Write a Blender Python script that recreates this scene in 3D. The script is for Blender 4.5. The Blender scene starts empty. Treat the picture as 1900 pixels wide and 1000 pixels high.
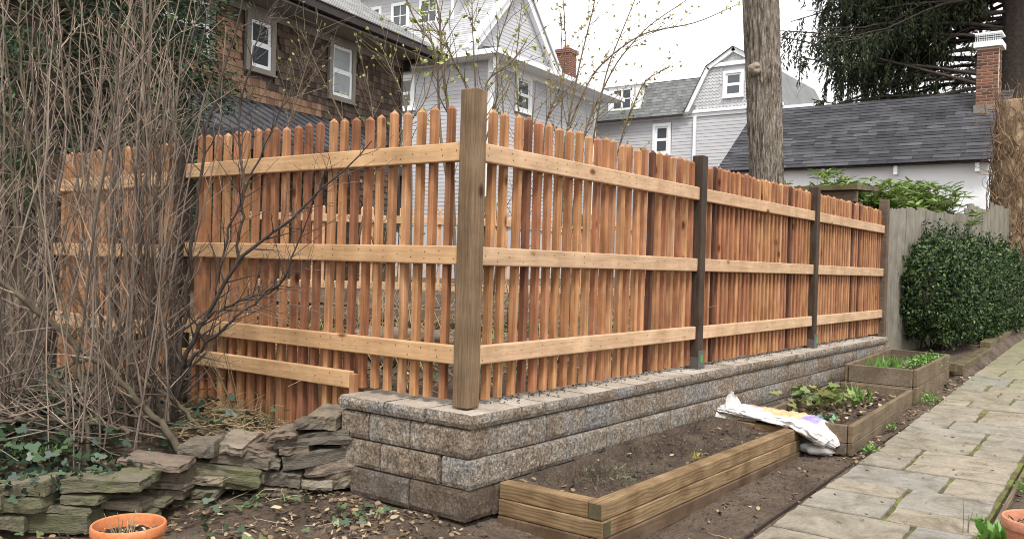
import bpy, bmesh, math, random
import numpy as np
from mathutils import Vector, Matrix, noise as mnoise

R = math.radians
scene = bpy.context.scene
COL = scene.collection
rng = np.random.default_rng(7)
random.seed(7)

# ------------------------------------------------------------------ camera
# world frame: x runs along the right fence, y along the left fence, z up; fence corner at the origin
CAM = np.array([-3.27, -2.71, 1.25])
FPX = 1625.0
ROLL, PITCH = R(1.64), R(-0.28)
r0 = np.array([.6, -.8, 0]); f0 = np.array([.8, .6, 0]); u0 = np.array([0, 0, 1.])
fw = math.cos(PITCH)*f0 + math.sin(PITCH)*u0
upv = -math.sin(PITCH)*f0 + math.cos(PITCH)*u0
rt = math.cos(ROLL)*r0 + math.sin(ROLL)*upv
up = -math.sin(ROLL)*r0 + math.cos(ROLL)*upv
cam_d = bpy.data.cameras.new('camera')
cam_d.sensor_width = 36.0
cam_d.lens = FPX/1900*36
cam_d.clip_start = .05; cam_d.clip_end = 2000
cam = bpy.data.objects.new('camera', cam_d)
COL.objects.link(cam)
m = Matrix(((rt[0], up[0], -fw[0], CAM[0]), (rt[1], up[1], -fw[1], CAM[1]), (rt[2], up[2], -fw[2], CAM[2]), (0, 0, 0, 1)))
cam.matrix_world = m
scene.camera = cam

def at(px, py, d):
    """surveyed point: photograph pixel at a real distance d in front of the camera"""
    return CAM + d*(fw + rt*(px-950)/FPX + up*(500-py)/FPX)

# ------------------------------------------------------------------ world, sun, exposure
w = bpy.data.worlds.new('World'); scene.world = w; w.use_nodes = True
nt = w.node_tree; nt.nodes.clear()
out = nt.nodes.new('ShaderNodeOutputWorld'); bg = nt.nodes.new('ShaderNodeBackground')
sky = nt.nodes.new('ShaderNodeTexSky'); sky.sky_type = 'NISHITA'; sky.sun_disc = False
SUN_EL, SUN_AZ = R(58), R(225)       # azimuth of the sun, measured from +x towards +y
sky.sun_elevation = SUN_EL; sky.sun_rotation = R(90)-SUN_AZ
sky.dust_density = 6; sky.air_density = 1.0
hs = nt.nodes.new('ShaderNodeHueSaturation'); hs.inputs['Saturation'].default_value = .10
mx = nt.nodes.new('ShaderNodeMixRGB'); mx.inputs[0].default_value = .72
mx.inputs[2].default_value = (8.8, 8.8, 8.85, 1)      # even cloud deck
nt.links.new(sky.outputs[0], hs.inputs['Color']); nt.links.new(hs.outputs[0], mx.inputs[1])
nt.links.new(mx.outputs[0], bg.inputs[0]); bg.inputs[1].default_value = .105
nt.links.new(bg.outputs[0], out.inputs[0])
sl = bpy.data.lights.new('sun', 'SUN'); sl.energy = 1.5; sl.angle = R(11); sl.color = (1, .965, .92)
so = bpy.data.objects.new('sun', sl); COL.objects.link(so)
sd = Vector((math.cos(SUN_EL)*math.cos(SUN_AZ), math.cos(SUN_EL)*math.sin(SUN_AZ), math.sin(SUN_EL)))
so.rotation_euler = sd.to_track_quat('Z', 'Y').to_euler(); so.location = sd*60
scene.view_settings.view_transform = 'Standard'
scene.view_settings.look = 'None'
scene.view_settings.exposure = 1.18
scene.view_settings.gamma = 1
scene.render.engine = 'CYCLES'
scene.cycles.use_denoising = True; scene.cycles.denoiser = 'OPENIMAGEDENOISE'; scene.cycles.denoising_input_passes = 'RGB_ALBEDO_NORMAL'; scene.cycles.denoising_prefilter = 'ACCURATE'
scene.cycles.pixel_filter_type = 'BLACKMAN_HARRIS'; scene.cycles.filter_width = 1.0
scene.cycles.sample_clamp_indirect = 4
scene.cycles.max_bounces = 6; scene.cycles.transparent_max_bounces = 8

# ------------------------------------------------------------------ helpers
def link(name, me, mat=None, parent=None, loc=None, rot=None, label=None, cat=None, group=None, kind=None):
    o = bpy.data.objects.new(name, me); COL.objects.link(o)
    if mat is not None and me is not None and len(me.materials) == 0:
        me.materials.append(mat)
    if parent is not None: o.parent = parent
    if loc is not None: o.location = loc
    if rot is not None: o.rotation_euler = rot
    if label: o['label'] = label
    if cat: o['category'] = cat
    if group: o['group'] = group
    if kind: o['kind'] = kind
    return o

def empty(name, loc, label, cat, group=None, rz=0):
    o = link(name, None, loc=loc, label=label, cat=cat, group=group)
    o.rotation_euler = (0, 0, rz); o.empty_display_size = .1
    return o

def np_mesh(name, V, F, smooth=False):
    """V (n,3); F (m,k) all faces with k corners, or list of such arrays"""
    V = np.asarray(V, np.float32)
    Fs = F if isinstance(F, list) else [F]
    Fs = [np.asarray(f, np.int32) for f in Fs if len(f)]
    me = bpy.data.meshes.new(name)
    me.vertices.add(len(V)); me.vertices.foreach_set('co', V.ravel())
    li = np.concatenate([f.ravel() for f in Fs])
    tot = np.concatenate([np.full(len(f), f.shape[1], np.int32) for f in Fs])
    st = np.concatenate([[0], np.cumsum(tot)[:-1]]).astype(np.int32)
    me.loops.add(len(li)); me.loops.foreach_set('vertex_index', li)
    me.polygons.add(len(tot)); me.polygons.foreach_set('loop_start', st)
    me.polygons.foreach_set('loop_total', tot)
    if smooth: me.polygons.foreach_set('use_smooth', np.ones(len(tot), bool))
    me.update(calc_edges=True); me.validate()
    return me

class MB:
    """collects polygons for one mesh"""
    def __init__(s): s.v = []; s.f = []
    def poly(s, pts):
        n = len(s.v); s.v += [tuple(p) for p in pts]; s.f.append(tuple(range(n, n+len(pts))))
    def hexa(s, p):      # p: 8 corners, bottom ring 0-3, top ring 4-7 (counter-clockwise from above)
        n = len(s.v); s.v += [tuple(q) for q in p]
        for a in ((3, 2, 1, 0), (4, 5, 6, 7), (0, 1, 5, 4), (1, 2, 6, 5), (2, 3, 7, 6), (3, 0, 4, 7)):
            s.f.append(tuple(n+i for i in a))
    def box(s, x0, x1, y0, y1, z0, z1):
        s.hexa([(x0, y0, z0), (x1, y0, z0), (x1, y1, z0), (x0, y1, z0), (x0, y0, z1), (x1, y0, z1), (x1, y1, z1), (x0, y1, z1)])
    def mesh(s, name, smooth=False):
        me = bpy.data.meshes.new(name); me.from_pydata(s.v, [], s.f); me.update()
        if smooth: me.polygons.foreach_set('use_smooth', [True]*len(me.polygons))
        return me

def chbox(name, sx, sy, sz, ch=.004, seg=1):
    """chamfered box centred on its origin"""
    bm = bmesh.new(); bmesh.ops.create_cube(bm, size=1)
    for v in bm.verts: v.co = Vector((v.co.x*sx, v.co.y*sy, v.co.z*sz))
    if ch > 0: bmesh.ops.bevel(bm, geom=list(bm.edges), offset=ch, segments=seg, affect='EDGES', profile=.5)
    me = bpy.data.meshes.new(name); bm.to_mesh(me); bm.free(); return me

def fbm(p, oct=4, lac=2.1):
    a = 0; amp = 1; t = 0
    q = Vector(p)
    for _ in range(oct):
        a += amp*mnoise.noise(q); t += amp; amp *= .5; q = q*lac
    return a/t

def tubes(name, lines, sides=5, smooth=True):
    """lines: list of (points (n,3), radii (n,))"""
    Vs = []; Fs = []; base = 0
    ang = np.arange(sides)*2*math.pi/sides
    ca, sa = np.cos(ang), np.sin(ang)
    for P, r in lines:
        P = np.asarray(P, float); n = len(P)
        if n < 2: continue
        r = np.broadcast_to(np.asarray(r, float), (n,))
        T = np.gradient(P, axis=0); T /= np.linalg.norm(T, axis=1)[:, None]+1e-9
        ref = np.where(np.abs(T[:, 2:3]) > .9, np.array([[1., 0, 0]]), np.array([[0, 0, 1.]]))
        if np.abs(T[:, 2]).max() > .7: ref = np.tile(np.array([[.31, .95, .02]]), (n, 1))
        A = np.cross(T, ref); A /= np.linalg.norm(A, axis=1)[:, None]+1e-9
        B = np.cross(T, A)
        ring = P[:, None, :] + r[:, None, None]*(A[:, None, :]*ca[None, :, None] + B[:, None, :]*sa[None, :, None])
        Vs.append(ring.reshape(-1, 3))
        i = np.arange(n-1)[:, None]*sides; j = np.arange(sides)[None, :]; j2 = (j+1) % sides
        Fs.append(np.stack([base+i+j, base+i+j2, base+i+sides+j2, base+i+sides+j], -1).reshape(-1, 4))
        base += n*sides
    return np_mesh(name, np.concatenate(Vs), np.concatenate(Fs), smooth)

TEMPL = {
    'diamond': [(0, 0, 0), (.35, .5, .06), (1, 0, 0), (.35, -.5, .06)],
    'oval': [(0, 0, 0), (.25, .42, .04), (.65, .40, .05), (1, 0, -.03), (.65, -.40, .05), (.25, -.42, .04)],
    'ivy': [(0, 0, 0), (-.12, .38, .03), (.22, .55, .05), (.38, .26, .02), (.75, .28, .02), (1, 0, -.04), (.75, -.28, .02), (.38, -.26, .02), (.22, -.55, .05), (-.12, -.38, .03)],
    'blade': [(0, .5, 0), (.5, .4, .03), (1, 0, -.06), (.5, -.4, .03), (0, -.5, 0)],
    'litter': [(0, 0, .05), (.2, .4, 0), (.55, .33, .1), (1, .05, .02), (.7, -.36, .12), (.2, -.3, .02)],
}
def leaves(name, P, D, N, L, W, templ='diamond'):
    """one polygon per leaf: position, axis, normal, length, width"""
    P = np.asarray(P, float); n = len(P)
    D = D/(np.linalg.norm(D, axis=1)[:, None]+1e-9)
    S = np.cross(N, D); S /= np.linalg.norm(S, axis=1)[:, None]+1e-9
    N = np.cross(D, S)
    L = np.broadcast_to(L, (n,)); W = np.broadcast_to(W, (n,))
    t = np.array(TEMPL[templ]); k = len(t)
    V = P[:, None, :] + D[:, None, :]*(t[None, :, 0:1]*L[:, None, None]) + S[:, None, :]*(t[None, :, 1:2]*W[:, None, None]) + N[:, None, :]*(t[None, :, 2:3]*L[:, None, None])
    F = np.arange(n*k).reshape(n, k)
    return np_mesh(name, V.reshape(-1, 3), F)

def leaf_parts(name, label, base, P, D, N, L, W, templ, mat, group=None, cat='plant', part='leaf'):
    e = empty(name, tuple(base), label, cat, group); n = len(P); L = np.broadcast_to(L, (n,)); W = np.broadcast_to(W, (n,))
    for i in range(n):
        link(part, leaves(part, (np.array(P[i])-np.array(e.location))[None], np.array(D[i], float)[None], np.array(N[i], float)[None], L[i:i+1], W[i:i+1], templ), mat, parent=e)
    return e

def rdir(n, zmin=-1, zmax=1):
    z = rng.uniform(zmin, zmax, n); a = rng.uniform(0, 2*math.pi, n); q = np.sqrt(np.maximum(0, 1-z*z))
    return np.stack([q*np.cos(a), q*np.sin(a), z], 1)

# ------------------------------------------------------------------ materials
class G:
    """small node graph helper"""
    def __init__(s, name):
        s.m = bpy.data.materials.new(name); s.m.use_nodes = True
        s.t = s.m.node_tree; s.n = s.t.nodes; s.b = s.n['Principled BSDF']
    def new(s, typ, **kw):
        n = s.n.new(typ)
        for k, v in kw.items(): setattr(n, k, v)
        return n
    def L(s, a, b): s.t.links.new(a, b)
    def coord(s, scale=(1, 1, 1), rnd=0.0, src='Object'):
        tc = s.new('ShaderNodeTexCoord'); mp = s.new('ShaderNodeMapping'); mp.inputs['Scale'].default_value = scale
        if rnd:
            oi = s.new('ShaderNodeObjectInfo'); mu = s.new('ShaderNodeMath', operation='MULTIPLY'); mu.inputs[1].default_value = rnd
            s.L(oi.outputs['Random'], mu.inputs[0])
            va = s.new('ShaderNodeVectorMath', operation='ADD'); s.L(tc.outputs[src], va.inputs[0]); s.L(mu.outputs[0], va.inputs[1])
            s.L(va.outputs[0], mp.inputs[0])
        else: s.L(tc.outputs[src], mp.inputs[0])
        return mp.outputs[0]
    def noise(s, vec, scale=5, detail=4, rough=.55, dist=0):
        n = s.new('ShaderNodeTexNoise'); n.inputs['Scale'].default_value = scale; n.inputs['Detail'].default_value = detail
        n.inputs['Roughness'].default_value = rough; n.inputs['Distortion'].default_value = dist
        s.L(vec, n.inputs['Vector']); return n.outputs['Fac']
    def ramp(s, fac, stops, interp='LINEAR'):
        r = s.new('ShaderNodeValToRGB'); r.color_ramp.interpolation = interp
        e = r.color_ramp.elements
        while len(e) > 1: e.remove(e[-1])
        e[0].position = stops[0][0]; e[0].color = (*stops[0][1], 1)
        for p, c in stops[1:]:
            x = e.new(p); x.color = (*c, 1)
        s.L(fac, r.inputs[0]); return r.outputs[0]
    def mix(s, a, b, fac=1.0, mode='MIX'):
        x = s.new('ShaderNodeMixRGB', blend_type=mode)
        for i, v in ((1, a), (2, b)):
            if isinstance(v, tuple): x.inputs[i].default_value = (*v, 1)
            else: s.L(v, x.inputs[i])
        if isinstance(fac, (int, float)): x.inputs[0].default_value = fac
        else: s.L(fac, x.inputs[0])
        return x.outputs[0]
    def rand(s): return s.new('ShaderNodeObjectInfo').outputs['Random']
    def island(s): return s.new('ShaderNodeNewGeometry').outputs['Random Per Island']
    def bump(s, h, strength=.3, dist=.01):
        b = s.new('ShaderNodeBump'); b.inputs['Strength'].default_value = strength; b.inputs['Distance'].default_value = dist
        s.L(h, b.inputs['Height']); s.L(b.outputs[0], s.b.inputs['Normal'])
    def done(s, col, rough=.8, spec=.3):
        if isinstance(col, tuple): s.b.inputs['Base Color'].default_value = (*col, 1)
        else: s.L(col, s.b.inputs['Base Color'])
        s.b.inputs['Roughness'].default_value = rough
        s.b.inputs['Specular IOR Level'].default_value = spec
        return s.m

def gv(v): return (v, v, v)

def wood(name, tones, axis='z', src='rand', grain=.45, ringy=0, fine=55, rough=.75, blot=.25, bump=.25, knots=False):
    """tones: ramp stops picked per object (rand) or per island"""
    g = G(name)
    ax = {'x': (.06, 1, 1), 'y': (1, .06, 1), 'z': (1, 1, .06)}[axis]
    v = g.coord(ax, rnd=37.0)
    pick = g.rand() if src == 'rand' else g.island()
    base = g.ramp(pick, tones)
    n1 = g.noise(v, fine, 5, .6, .4)
    c = g.mix(base, g.ramp(n1, [(.25, gv(1-grain)), (.75, gv(1.12))]), 1, 'MULTIPLY')
    v2 = g.coord((1, 1, 1), rnd=19.0)
    n2 = g.noise(v2, 5, 3)
    c = g.mix(c, g.ramp(n2, [(.3, (1-blot, 1-blot*1.15, 1-blot*1.3)), (.7, gv(1.06))]), 1, 'MULTIPLY')
    h = n1
    if ringy:
        wv = g.new('ShaderNodeTexWave', wave_type='RINGS', rings_direction=axis.upper())
        va = {'x': (.22, 1, 1), 'y': (1, .22, 1), 'z': (1, 1, .22)}[axis]
        g.L(g.coord(va, rnd=3.7), wv.inputs['Vector'])
        wv.inputs['Scale'].default_value = 26; wv.inputs['Distortion'].default_value = 11; wv.inputs['Detail'].default_value = 3; wv.inputs['Detail Scale'].default_value = .55
        c = g.mix(c, g.ramp(wv.outputs['Fac'], [(0, gv(1-ringy)), (.45, gv(1)), (1, gv(1.05))]), 1, 'MULTIPLY')
    if knots:
        vo = g.new('ShaderNodeTexVoronoi'); vo.inputs['Scale'].default_value = 5.2
        g.L(g.coord({'x': (.55, 1, 1), 'y': (1, .55, 1), 'z': (1, 1, .55)}[axis], rnd=11.0), vo.inputs['Vector'])
        c = g.mix(c, g.ramp(vo.outputs['Distance'], [(.05, (.25, .16, .1)), (.085, (.6, .48, .38)), (.13, gv(1))]), 1, 'MULTIPLY')
    g.bump(h, bump, .004)
    return g.done(c, rough, .25)

CED = [(0, (0.515, 0.259, 0.112)), (.1, (0.577, 0.317, 0.155)), (.2, (0.474, 0.206, 0.107)), (.3, (0.536, 0.278, 0.125)), (.4, (0.422, 0.178, 0.099)), (.5, (0.515, 0.254, 0.116)), (.57, (0.567, 0.317, 0.163)), (.65, (0.391, 0.168, 0.086)), (.73, (0.484, 0.230, 0.107)), (.80, (0.319, 0.139, 0.076)), (.86, (0.474, 0.226, 0.107)), (.90, (0.258, 0.110, 0.060)), (.935, (0.134, 0.058, 0.036)), (1, (0.098, 0.044, 0.029))]
M = {}
M['cedar'] = wood('cedar_picket', CED, 'z', grain=.62, blot=.38, fine=34, bump=.5, knots=True)
PALE = [(0, (.55, .365, .22)), (.5, (.60, .41, .255)), (1, (.52, .35, .215))]
M['rail_x'] = wood('fir_rail_x', PALE, 'x', grain=.3, blot=.25, knots=True)
M['rail_y'] = wood('fir_rail_y', [(0, (.54, .335, .175)), (1, (.59, .375, .20))], 'y', grain=.3, blot=.25, knots=True)
M['post'] = wood('treated_post', [(0, (.205, .138, .082)), (1, (.235, .16, .095))], 'z', grain=.5, ringy=.14, blot=.35, knots=True)
M['dark_post'] = wood('dark_post', [(0, (.052, .036, .027)), (1, (.085, .058, .04))], 'z', grain=.6, blot=.35)
TIM = [(0, (.25, .168, .088)), (.5, (.30, .203, .107)), (1, (.265, .18, .096))]
M['timber_x'] = wood('treated_timber_x', TIM, 'x', grain=.5, ringy=.36, blot=.48, knots=True)
M['timber_y'] = wood('treated_timber_y', TIM, 'y', grain=.5, ringy=.36, blot=.48, knots=True)
M['timber_wet'] = wood('muddy_timber', [(0, (.13, .085, .052)), (1, (.17, .115, .07))], 'x', grain=.4, blot=.5)
M['endgrain'] = wood('green_end_grain', [(0, (.085, .075, .038)), (1, (.11, .095, .05))], 'x', grain=.3, blot=.4)
BEDW = [(0, (.17, .125, .075)), (.5, (.20, .15, .09)), (1, (.16, .12, .08))]
M['bed_x'] = wood('weathered_board_x', BEDW, 'x', grain=.45, blot=.4, ringy=.2)
M['bed_y'] = wood('weathered_board_y', [(0, (.24, .185, .125)), (.5, (.20, .17, .13)), (1, (.18, .15, .115))], 'y', grain=.45, blot=.4, ringy=.2)
M['edging'] = wood('mossy_edging_timber', [(0, (.13, .11, .055)), (1, (.17, .14, .075))], 'x', grain=.5, blot=.5, knots=True)
M['greyboard'] = wood('grey_board', [(0, (.19, .175, .14)), (.3, (.25, .23, .19)), (.6, (.22, .205, .165)), (1, (.29, .27, .225))], 'z', grain=.35, blot=.3)
M['oldwood'] = wood('old_shed_wood', [(0, (.15, .11, .08)), (1, (.22, .165, .12))], 'y', grain=.5, blot=.4)
M['rear_cedar'] = wood('pale_cedar', [(0, (.60, .36, .19)), (.5, (.52, .27, .13)), (1, (.62, .38, .22))], 'z', grain=.25)

def simple(name, stops, scale=6, detail=6, rough=.85, bump=.3, bdist=.01, spec=.25, rnd=0, stretch=(1, 1, 1), fine=None, rand_tones=None, island_tones=None, nrough=.6):
    g = G(name); v = g.coord(stretch, rnd)
    n = g.noise(v, scale, detail, nrough)
    c = g.ramp(n, stops)
    if rand_tones: c = g.mix(c, g.ramp(g.rand(), rand_tones), 1, 'MULTIPLY')
    if island_tones: c = g.mix(c, g.ramp(g.island(), island_tones), 1, 'MULTIPLY')
    h = n
    if fine:
        n2 = g.noise(v, fine[0], 3, .7)
        c = g.mix(c, g.ramp(n2, [(.3, gv(1-fine[1])), (.7, gv(1+fine[1]))]), 1, 'MULTIPLY'); h = n2
    g.bump(h, bump, bdist)
    return g.done(c, rough, spec)

def block_mat(name, dirty):
    g = G(name); v = g.coord((1, 1, 1), 13.0)
    big = g.noise(v, 3.2, 3, .6, .3)
    tone = g.ramp(g.rand(), [(0, gv(.40)), (1, gv(.62))])
    add = g.new('ShaderNodeMath', operation='SUBTRACT'); g.L(big, add.inputs[0]); g.L(tone, add.inputs[1])
    ad2 = g.new('ShaderNodeMath', operation='MULTIPLY_ADD'); g.L(add.outputs[0], ad2.inputs[0]); ad2.inputs[1].default_value = 3; ad2.inputs[2].default_value = .5
    c = g.ramp(ad2.outputs[0], [(.0, (.195, .15, .11)), (.4, (.25, .205, .16)), (.75, (.25, .222, .19)), (1, (.225, .212, .195))])
    fn = g.noise(v, 75, 5, .8)
    c = g.mix(c, g.ramp(fn, [(.32, gv(.25)), (.48, gv(.95)), (.62, gv(2.0))]), 1, 'MULTIPLY')
    md = g.noise(v, 26, 5, .7)
    c = g.mix(c, g.ramp(md, [(.3, gv(.5)), (.7, gv(1.4))]), 1, 'MULTIPLY')
    if dirty: c = g.mix(c, (.085, .058, .042), g.ramp(g.noise(v, 6, 5), [(.3, gv(.35)), (.65, gv(.85))]))
    ma = g.new('ShaderNodeMath', operation='ADD'); g.L(fn, ma.inputs[0]); g.L(md, ma.inputs[1])
    g.bump(ma.outputs[0], 1.0, .02)
    return g.done(c, .92, .2)
M['block'] = block_mat('split_face_block', False)
M['block_dirty'] = block_mat('muddy_block', True)
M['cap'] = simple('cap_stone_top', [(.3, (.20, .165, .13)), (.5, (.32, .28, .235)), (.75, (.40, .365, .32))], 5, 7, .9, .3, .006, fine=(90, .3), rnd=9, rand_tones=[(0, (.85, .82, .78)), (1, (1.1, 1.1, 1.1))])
M['mortar_dark'] = simple('wall_core', [(.3, gv(.03)), (.7, gv(.06))], 9)
g = G('flagstone_paving'); v = g.coord((1, 1, 1), 23.0)
c = g.ramp(g.rand(), [(0, (.212, .184, .140)), (.3, (.245, .211, .161)), (.55, (.20, .177, .137)), (.75, (.222, .198, .16)), (.92, (.205, .19, .16)), (1, (.187, .18, .162))])
n = g.noise(v, 4.5, 8, .68, .9); c = g.mix(c, g.ramp(n, [(.28, (.42, .39, .35)), (.42, (.80, .77, .72)), (.52, gv(1.0)), (.68, (1.28, 1.26, 1.22))]), 1, 'MULTIPLY')
n2 = g.noise(v, 48, 4, .65); c = g.mix(c, g.ramp(n2, [(.3, gv(.82)), (.7, gv(1.12))]), 1, 'MULTIPLY')
ws = g.new('ShaderNodeNewGeometry'); sx = g.new('ShaderNodeSeparateXYZ'); g.L(ws.outputs['Position'], sx.inputs[0])
mr = g.new('ShaderNodeMapRange'); mr.inputs[1].default_value = 5; mr.inputs[2].default_value = 10; g.L(sx.outputs[0], mr.inputs[0])
mm = g.new('ShaderNodeMath', operation='MULTIPLY'); g.L(mr.outputs[0], mm.inputs[0]); g.L(g.ramp(g.noise(v, 4, 5), [(.35, gv(.15)), (.65, gv(.8))]), mm.inputs[1])
c = g.mix(c, (.16, .165, .065), mm.outputs[0])       # algae on the upper end of the path
hm = g.new('ShaderNodeMath', operation='ADD'); g.L(n, hm.inputs[0]); g.L(n2, hm.inputs[1]); g.bump(hm.outputs[0], .4, .012); M['slab'] = g.done(c, .8, .3)
M['joint'] = simple('joint_moss_and_soil', [(.34, (.05, .038, .025)), (.46, (.085, .08, .03)), (.58, (.13, .135, .035)), (.75, (.17, .17, .05))], 7, 6, .95, .8, .02)
g = G('ground_soil'); v = g.coord()
n = g.noise(v, 2.2, 8, .62); c = g.ramp(n, [(.3, (.062, .044, .032)), (.47, (.118, .086, .063)), (.62, (.165, .124, .092)), (.75, (.21, .165, .125))])
n2 = g.noise(v, 38, 6, .7); c = g.mix(c, g.ramp(n2, [(.3, gv(.55)), (.7, gv(1.35))]), 1, 'MULTIPLY')
g.bump(n2, 1.0, .04); M['soil'] = g.done(c, .95, .2)
M['bedsoil'] = simple('garden_soil', [(.3, (.045, .033, .024)), (.6, (.10, .072, .052)), (.75, (.15, .115, .085))], 7, 8, .95, .9, .03, fine=(60, .45))
M['potsoil'] = simple('potting_soil', [(.3, (.012, .010, .009)), (.7, (.045, .035, .028))], 40, 6, .95, 1, .02)
def stone_mat(name, tones, moss):
    g = G(name); v = g.coord((1, 1, 3.5), 31.0)
    c = g.ramp(g.rand(), tones)
    n = g.noise(v, 9, 7, .65, .4); c = g.mix(c, g.ramp(n, [(.28, gv(.5)), (.5, gv(1)), (.72, gv(1.3))]), 1, 'MULTIPLY')
    if moss: c = g.mix(c, (.085, .095, .03), g.ramp(g.noise(g.coord((1, 1, 1), 17.), 5, 5, .6), [(.36, gv(.0)), (.58, gv(moss))]))
    n2 = g.noise(v, 45, 4, .7); ma = g.new('ShaderNodeMath', operation='ADD'); g.L(n, ma.inputs[0]); g.L(n2, ma.inputs[1])
    g.bump(ma.outputs[0], .8, .02); return g.done(c, .88, .25)
ST = [(0, (.15, .122, .088)), (.25, (.235, .192, .14)), (.5, (.115, .10, .08)), (.75, (.185, .14, .105)), (1, (.255, .22, .17))]
M['stone'] = stone_mat('field_stone', ST, .0)
M['mossy_stone'] = stone_mat('mossy_field_stone', [(0, (.125, .11, .082)), (1, (.165, .145, .105))], .5)
M['terracotta'] = simple('terracotta', [(.3, (.36, .115, .048)), (.45, (.47, .16, .063)), (.6, (.52, .185, .075)), (.74, (.56, .30, .19))], 9, 7, .85, .25, .004, fine=(60, .14), nrough=.65)
M['terracotta2'] = simple('dusty_terracotta', [(.3, (.33, .135, .08)), (.5, (.44, .185, .11)), (.74, (.52, .32, .23))], 9, 7, .88, .25, .004, fine=(60, .14), nrough=.65)
M['bark'] = simple('grey_bark', [(.32, (.075, .06, .045)), (.44, (.20, .168, .13)), (.58, (.31, .265, .215)), (.75, (.40, .35, .29))], 30, 8, .95, 1.0, .06, stretch=(1, 1, .16), nrough=.6, fine=(60, .3))
M['burl'] = simple('healed_knot', [(.3, (.13, .10, .078)), (.5, (.24, .195, .155)), (.7, (.33, .28, .23))], 22, 6, .95, .9, .03)
M['twig'] = simple('bare_twig', [(.3, (.135, .103, .078)), (.7, (.25, .20, .16))], 7, 4, .8, .2, .003, island_tones=[(0, (.3, .28, .27)), (.45, (.8, .78, .76)), (.75, (1.5, 1.45, 1.4)), (1, (2.1, 2.05, 1.95))])
M['stem'] = simple('shrub_stem_bark', [(.3, (.095, .072, .055)), (.7, (.195, .155, .122))], 12, 6, .9, .6, .006, stretch=(1, 1, .4), island_tones=[(0, gv(.5)), (1, gv(1.6))])
M['olive'] = simple('olive_bark', [(.3, (.055, .046, .030)), (.7, (.135, .112, .075))], 12, 6, .9, .6, .006)
M['darktwig'] = simple('dark_twig', [(.3, (.055, .042, .034)), (.7, (.12, .095, .08))], 7, 4, .85, .2, .003, island_tones=[(0, gv(.5)), (.7, gv(1)), (1, gv(2.2))])
M['darkstem'] = simple('dark_branch_bark', [(.3, (.035, .028, .024)), (.7, (.085, .066, .055))], 14, 6, .9, .6, .006)
M['budtwig'] = simple('budding_twig', [(.3, (.085, .062, .040)), (.7, (.17, .13, .085))], 7, 4, .85, .2, .003)
M['straw'] = simple('dry_straw', [(.3, (.30, .22, .12)), (.7, (.45, .35, .21))], 7, 3, .85, .1, .003, island_tones=[(0, gv(.45)), (1, gv(1.15))])
M['dryplant'] = simple('dry_lavender', [(.3, (.075, .052, .04)), (.7, (.15, .11, .085))], 7, 3, .9, .1, .003, island_tones=[(0, gv(.6)), (1, gv(1.3))])
def leaf_mat(name, tones, rough=.45, spec=.4, trans=.0):
    g = G(name)
    ad = g.new('ShaderNodeMath', operation='ADD'); g.L(g.island(), ad.inputs[0]); g.L(g.rand(), ad.inputs[1])
    fr_ = g.new('ShaderNodeMath', operation='FRACT'); g.L(ad.outputs[0], fr_.inputs[0]); c = g.ramp(fr_.outputs[0], tones)
    m = g.done(c, rough, spec)
    if trans:
        tr = g.new('ShaderNodeBsdfTranslucent'); g.L(c, tr.inputs[0])
        ms = g.new('ShaderNodeMixShader'); ms.inputs[0].default_value = trans
        o = g.n['Material Output']; g.L(g.b.outputs[0], ms.inputs[1]); g.L(tr.outputs[0], ms.inputs[2]); g.L(ms.outputs[0], o.inputs[0])
    return m
M['boxwood'] = leaf_mat('boxwood_leaf', [(0, (.010, .022, .009)), (.45, (.026, .052, .018)), (.75, (.055, .10, .03)), (.92, (.10, .15, .042)), (1, (.17, .22, .065))], .52, .3, .15)
M['spruce'] = leaf_mat('spruce_needles', [(0, (.012, .021, .010)), (.6, (.030, .044, .019)), (1, (.062, .076, .030))], .7, .2, .1)
M['hemlock'] = leaf_mat('evergreen_spray', [(0, (.010, .022, .010)), (.6, (.026, .050, .020)), (.92, (.05, .09, .028)), (1, (.10, .16, .045))], .6, .25, .12)
M['laurel'] = leaf_mat('laurel_leaf', [(0, (.06, .11, .02)), (.4, (.14, .22, .045)), (1, (.26, .34, .09))], .4, .45, .25)
M['ivy'] = leaf_mat('ivy_leaf', [(0, (.012, .026, .016)), (.55, (.026, .052, .028)), (.9, (.05, .085, .04)), (1, (.09, .13, .045))], .45, .4, .08)
M['ivypale'] = leaf_mat('pale_ivy_leaf', [(0, (.03, .055, .03)), (.5, (.06, .095, .045)), (.85, (.11, .14, .06)), (1, (.18, .19, .08))], .45, .4, .1)
M['litter'] = leaf_mat('fallen_leaf', [(0, (.055, .036, .022)), (.4, (.14, .095, .058)), (.75, (.25, .18, .11)), (1, (.42, .34, .23))], .85, .2)
M['bud'] = leaf_mat('leaf_bud', [(0, (.16, .20, .05)), (.5, (.30, .34, .10)), (1, (.42, .42, .17))], .6, .3, .2)
M['fbud'] = leaf_mat('yellow_bud', [(0, (.26, .20, .05)), (.5, (.42, .34, .09)), (1, (.36, .36, .13))], .6, .3, .2)
M['shoot'] = leaf_mat('green_shoot', [(0, (.06, .14, .02)), (.5, (.12, .25, .045)), (1, (.20, .33, .09))], .45, .4, .2)
M['bedleaf'] = leaf_mat('bed_foliage', [(0, (.05, .09, .02)), (.4, (.13, .18, .045)), (.7, (.22, .25, .075)), (.85, (.20, .15, .07)), (1, (.10, .19, .07))], .5, .35, .15)
M['vine'] = simple('dead_vine', [(.3, (.15, .09, .05)), (.7, (.31, .21, .13))], 9, 4, .9, .2, .004, island_tones=[(0, gv(.5)), (1, gv(1.25))])
M['metal'] = G('galvanised'); g = M['metal']; g.b.inputs['Metallic'].default_value = .9; M['metal'] = g.done((.17, .17, .165), .55, .5)
M['sticker'] = G('green_tag').done((.07, .20, .075), .6)
M['nail'] = G('nail_head').done((.045, .032, .025), .6)
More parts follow.
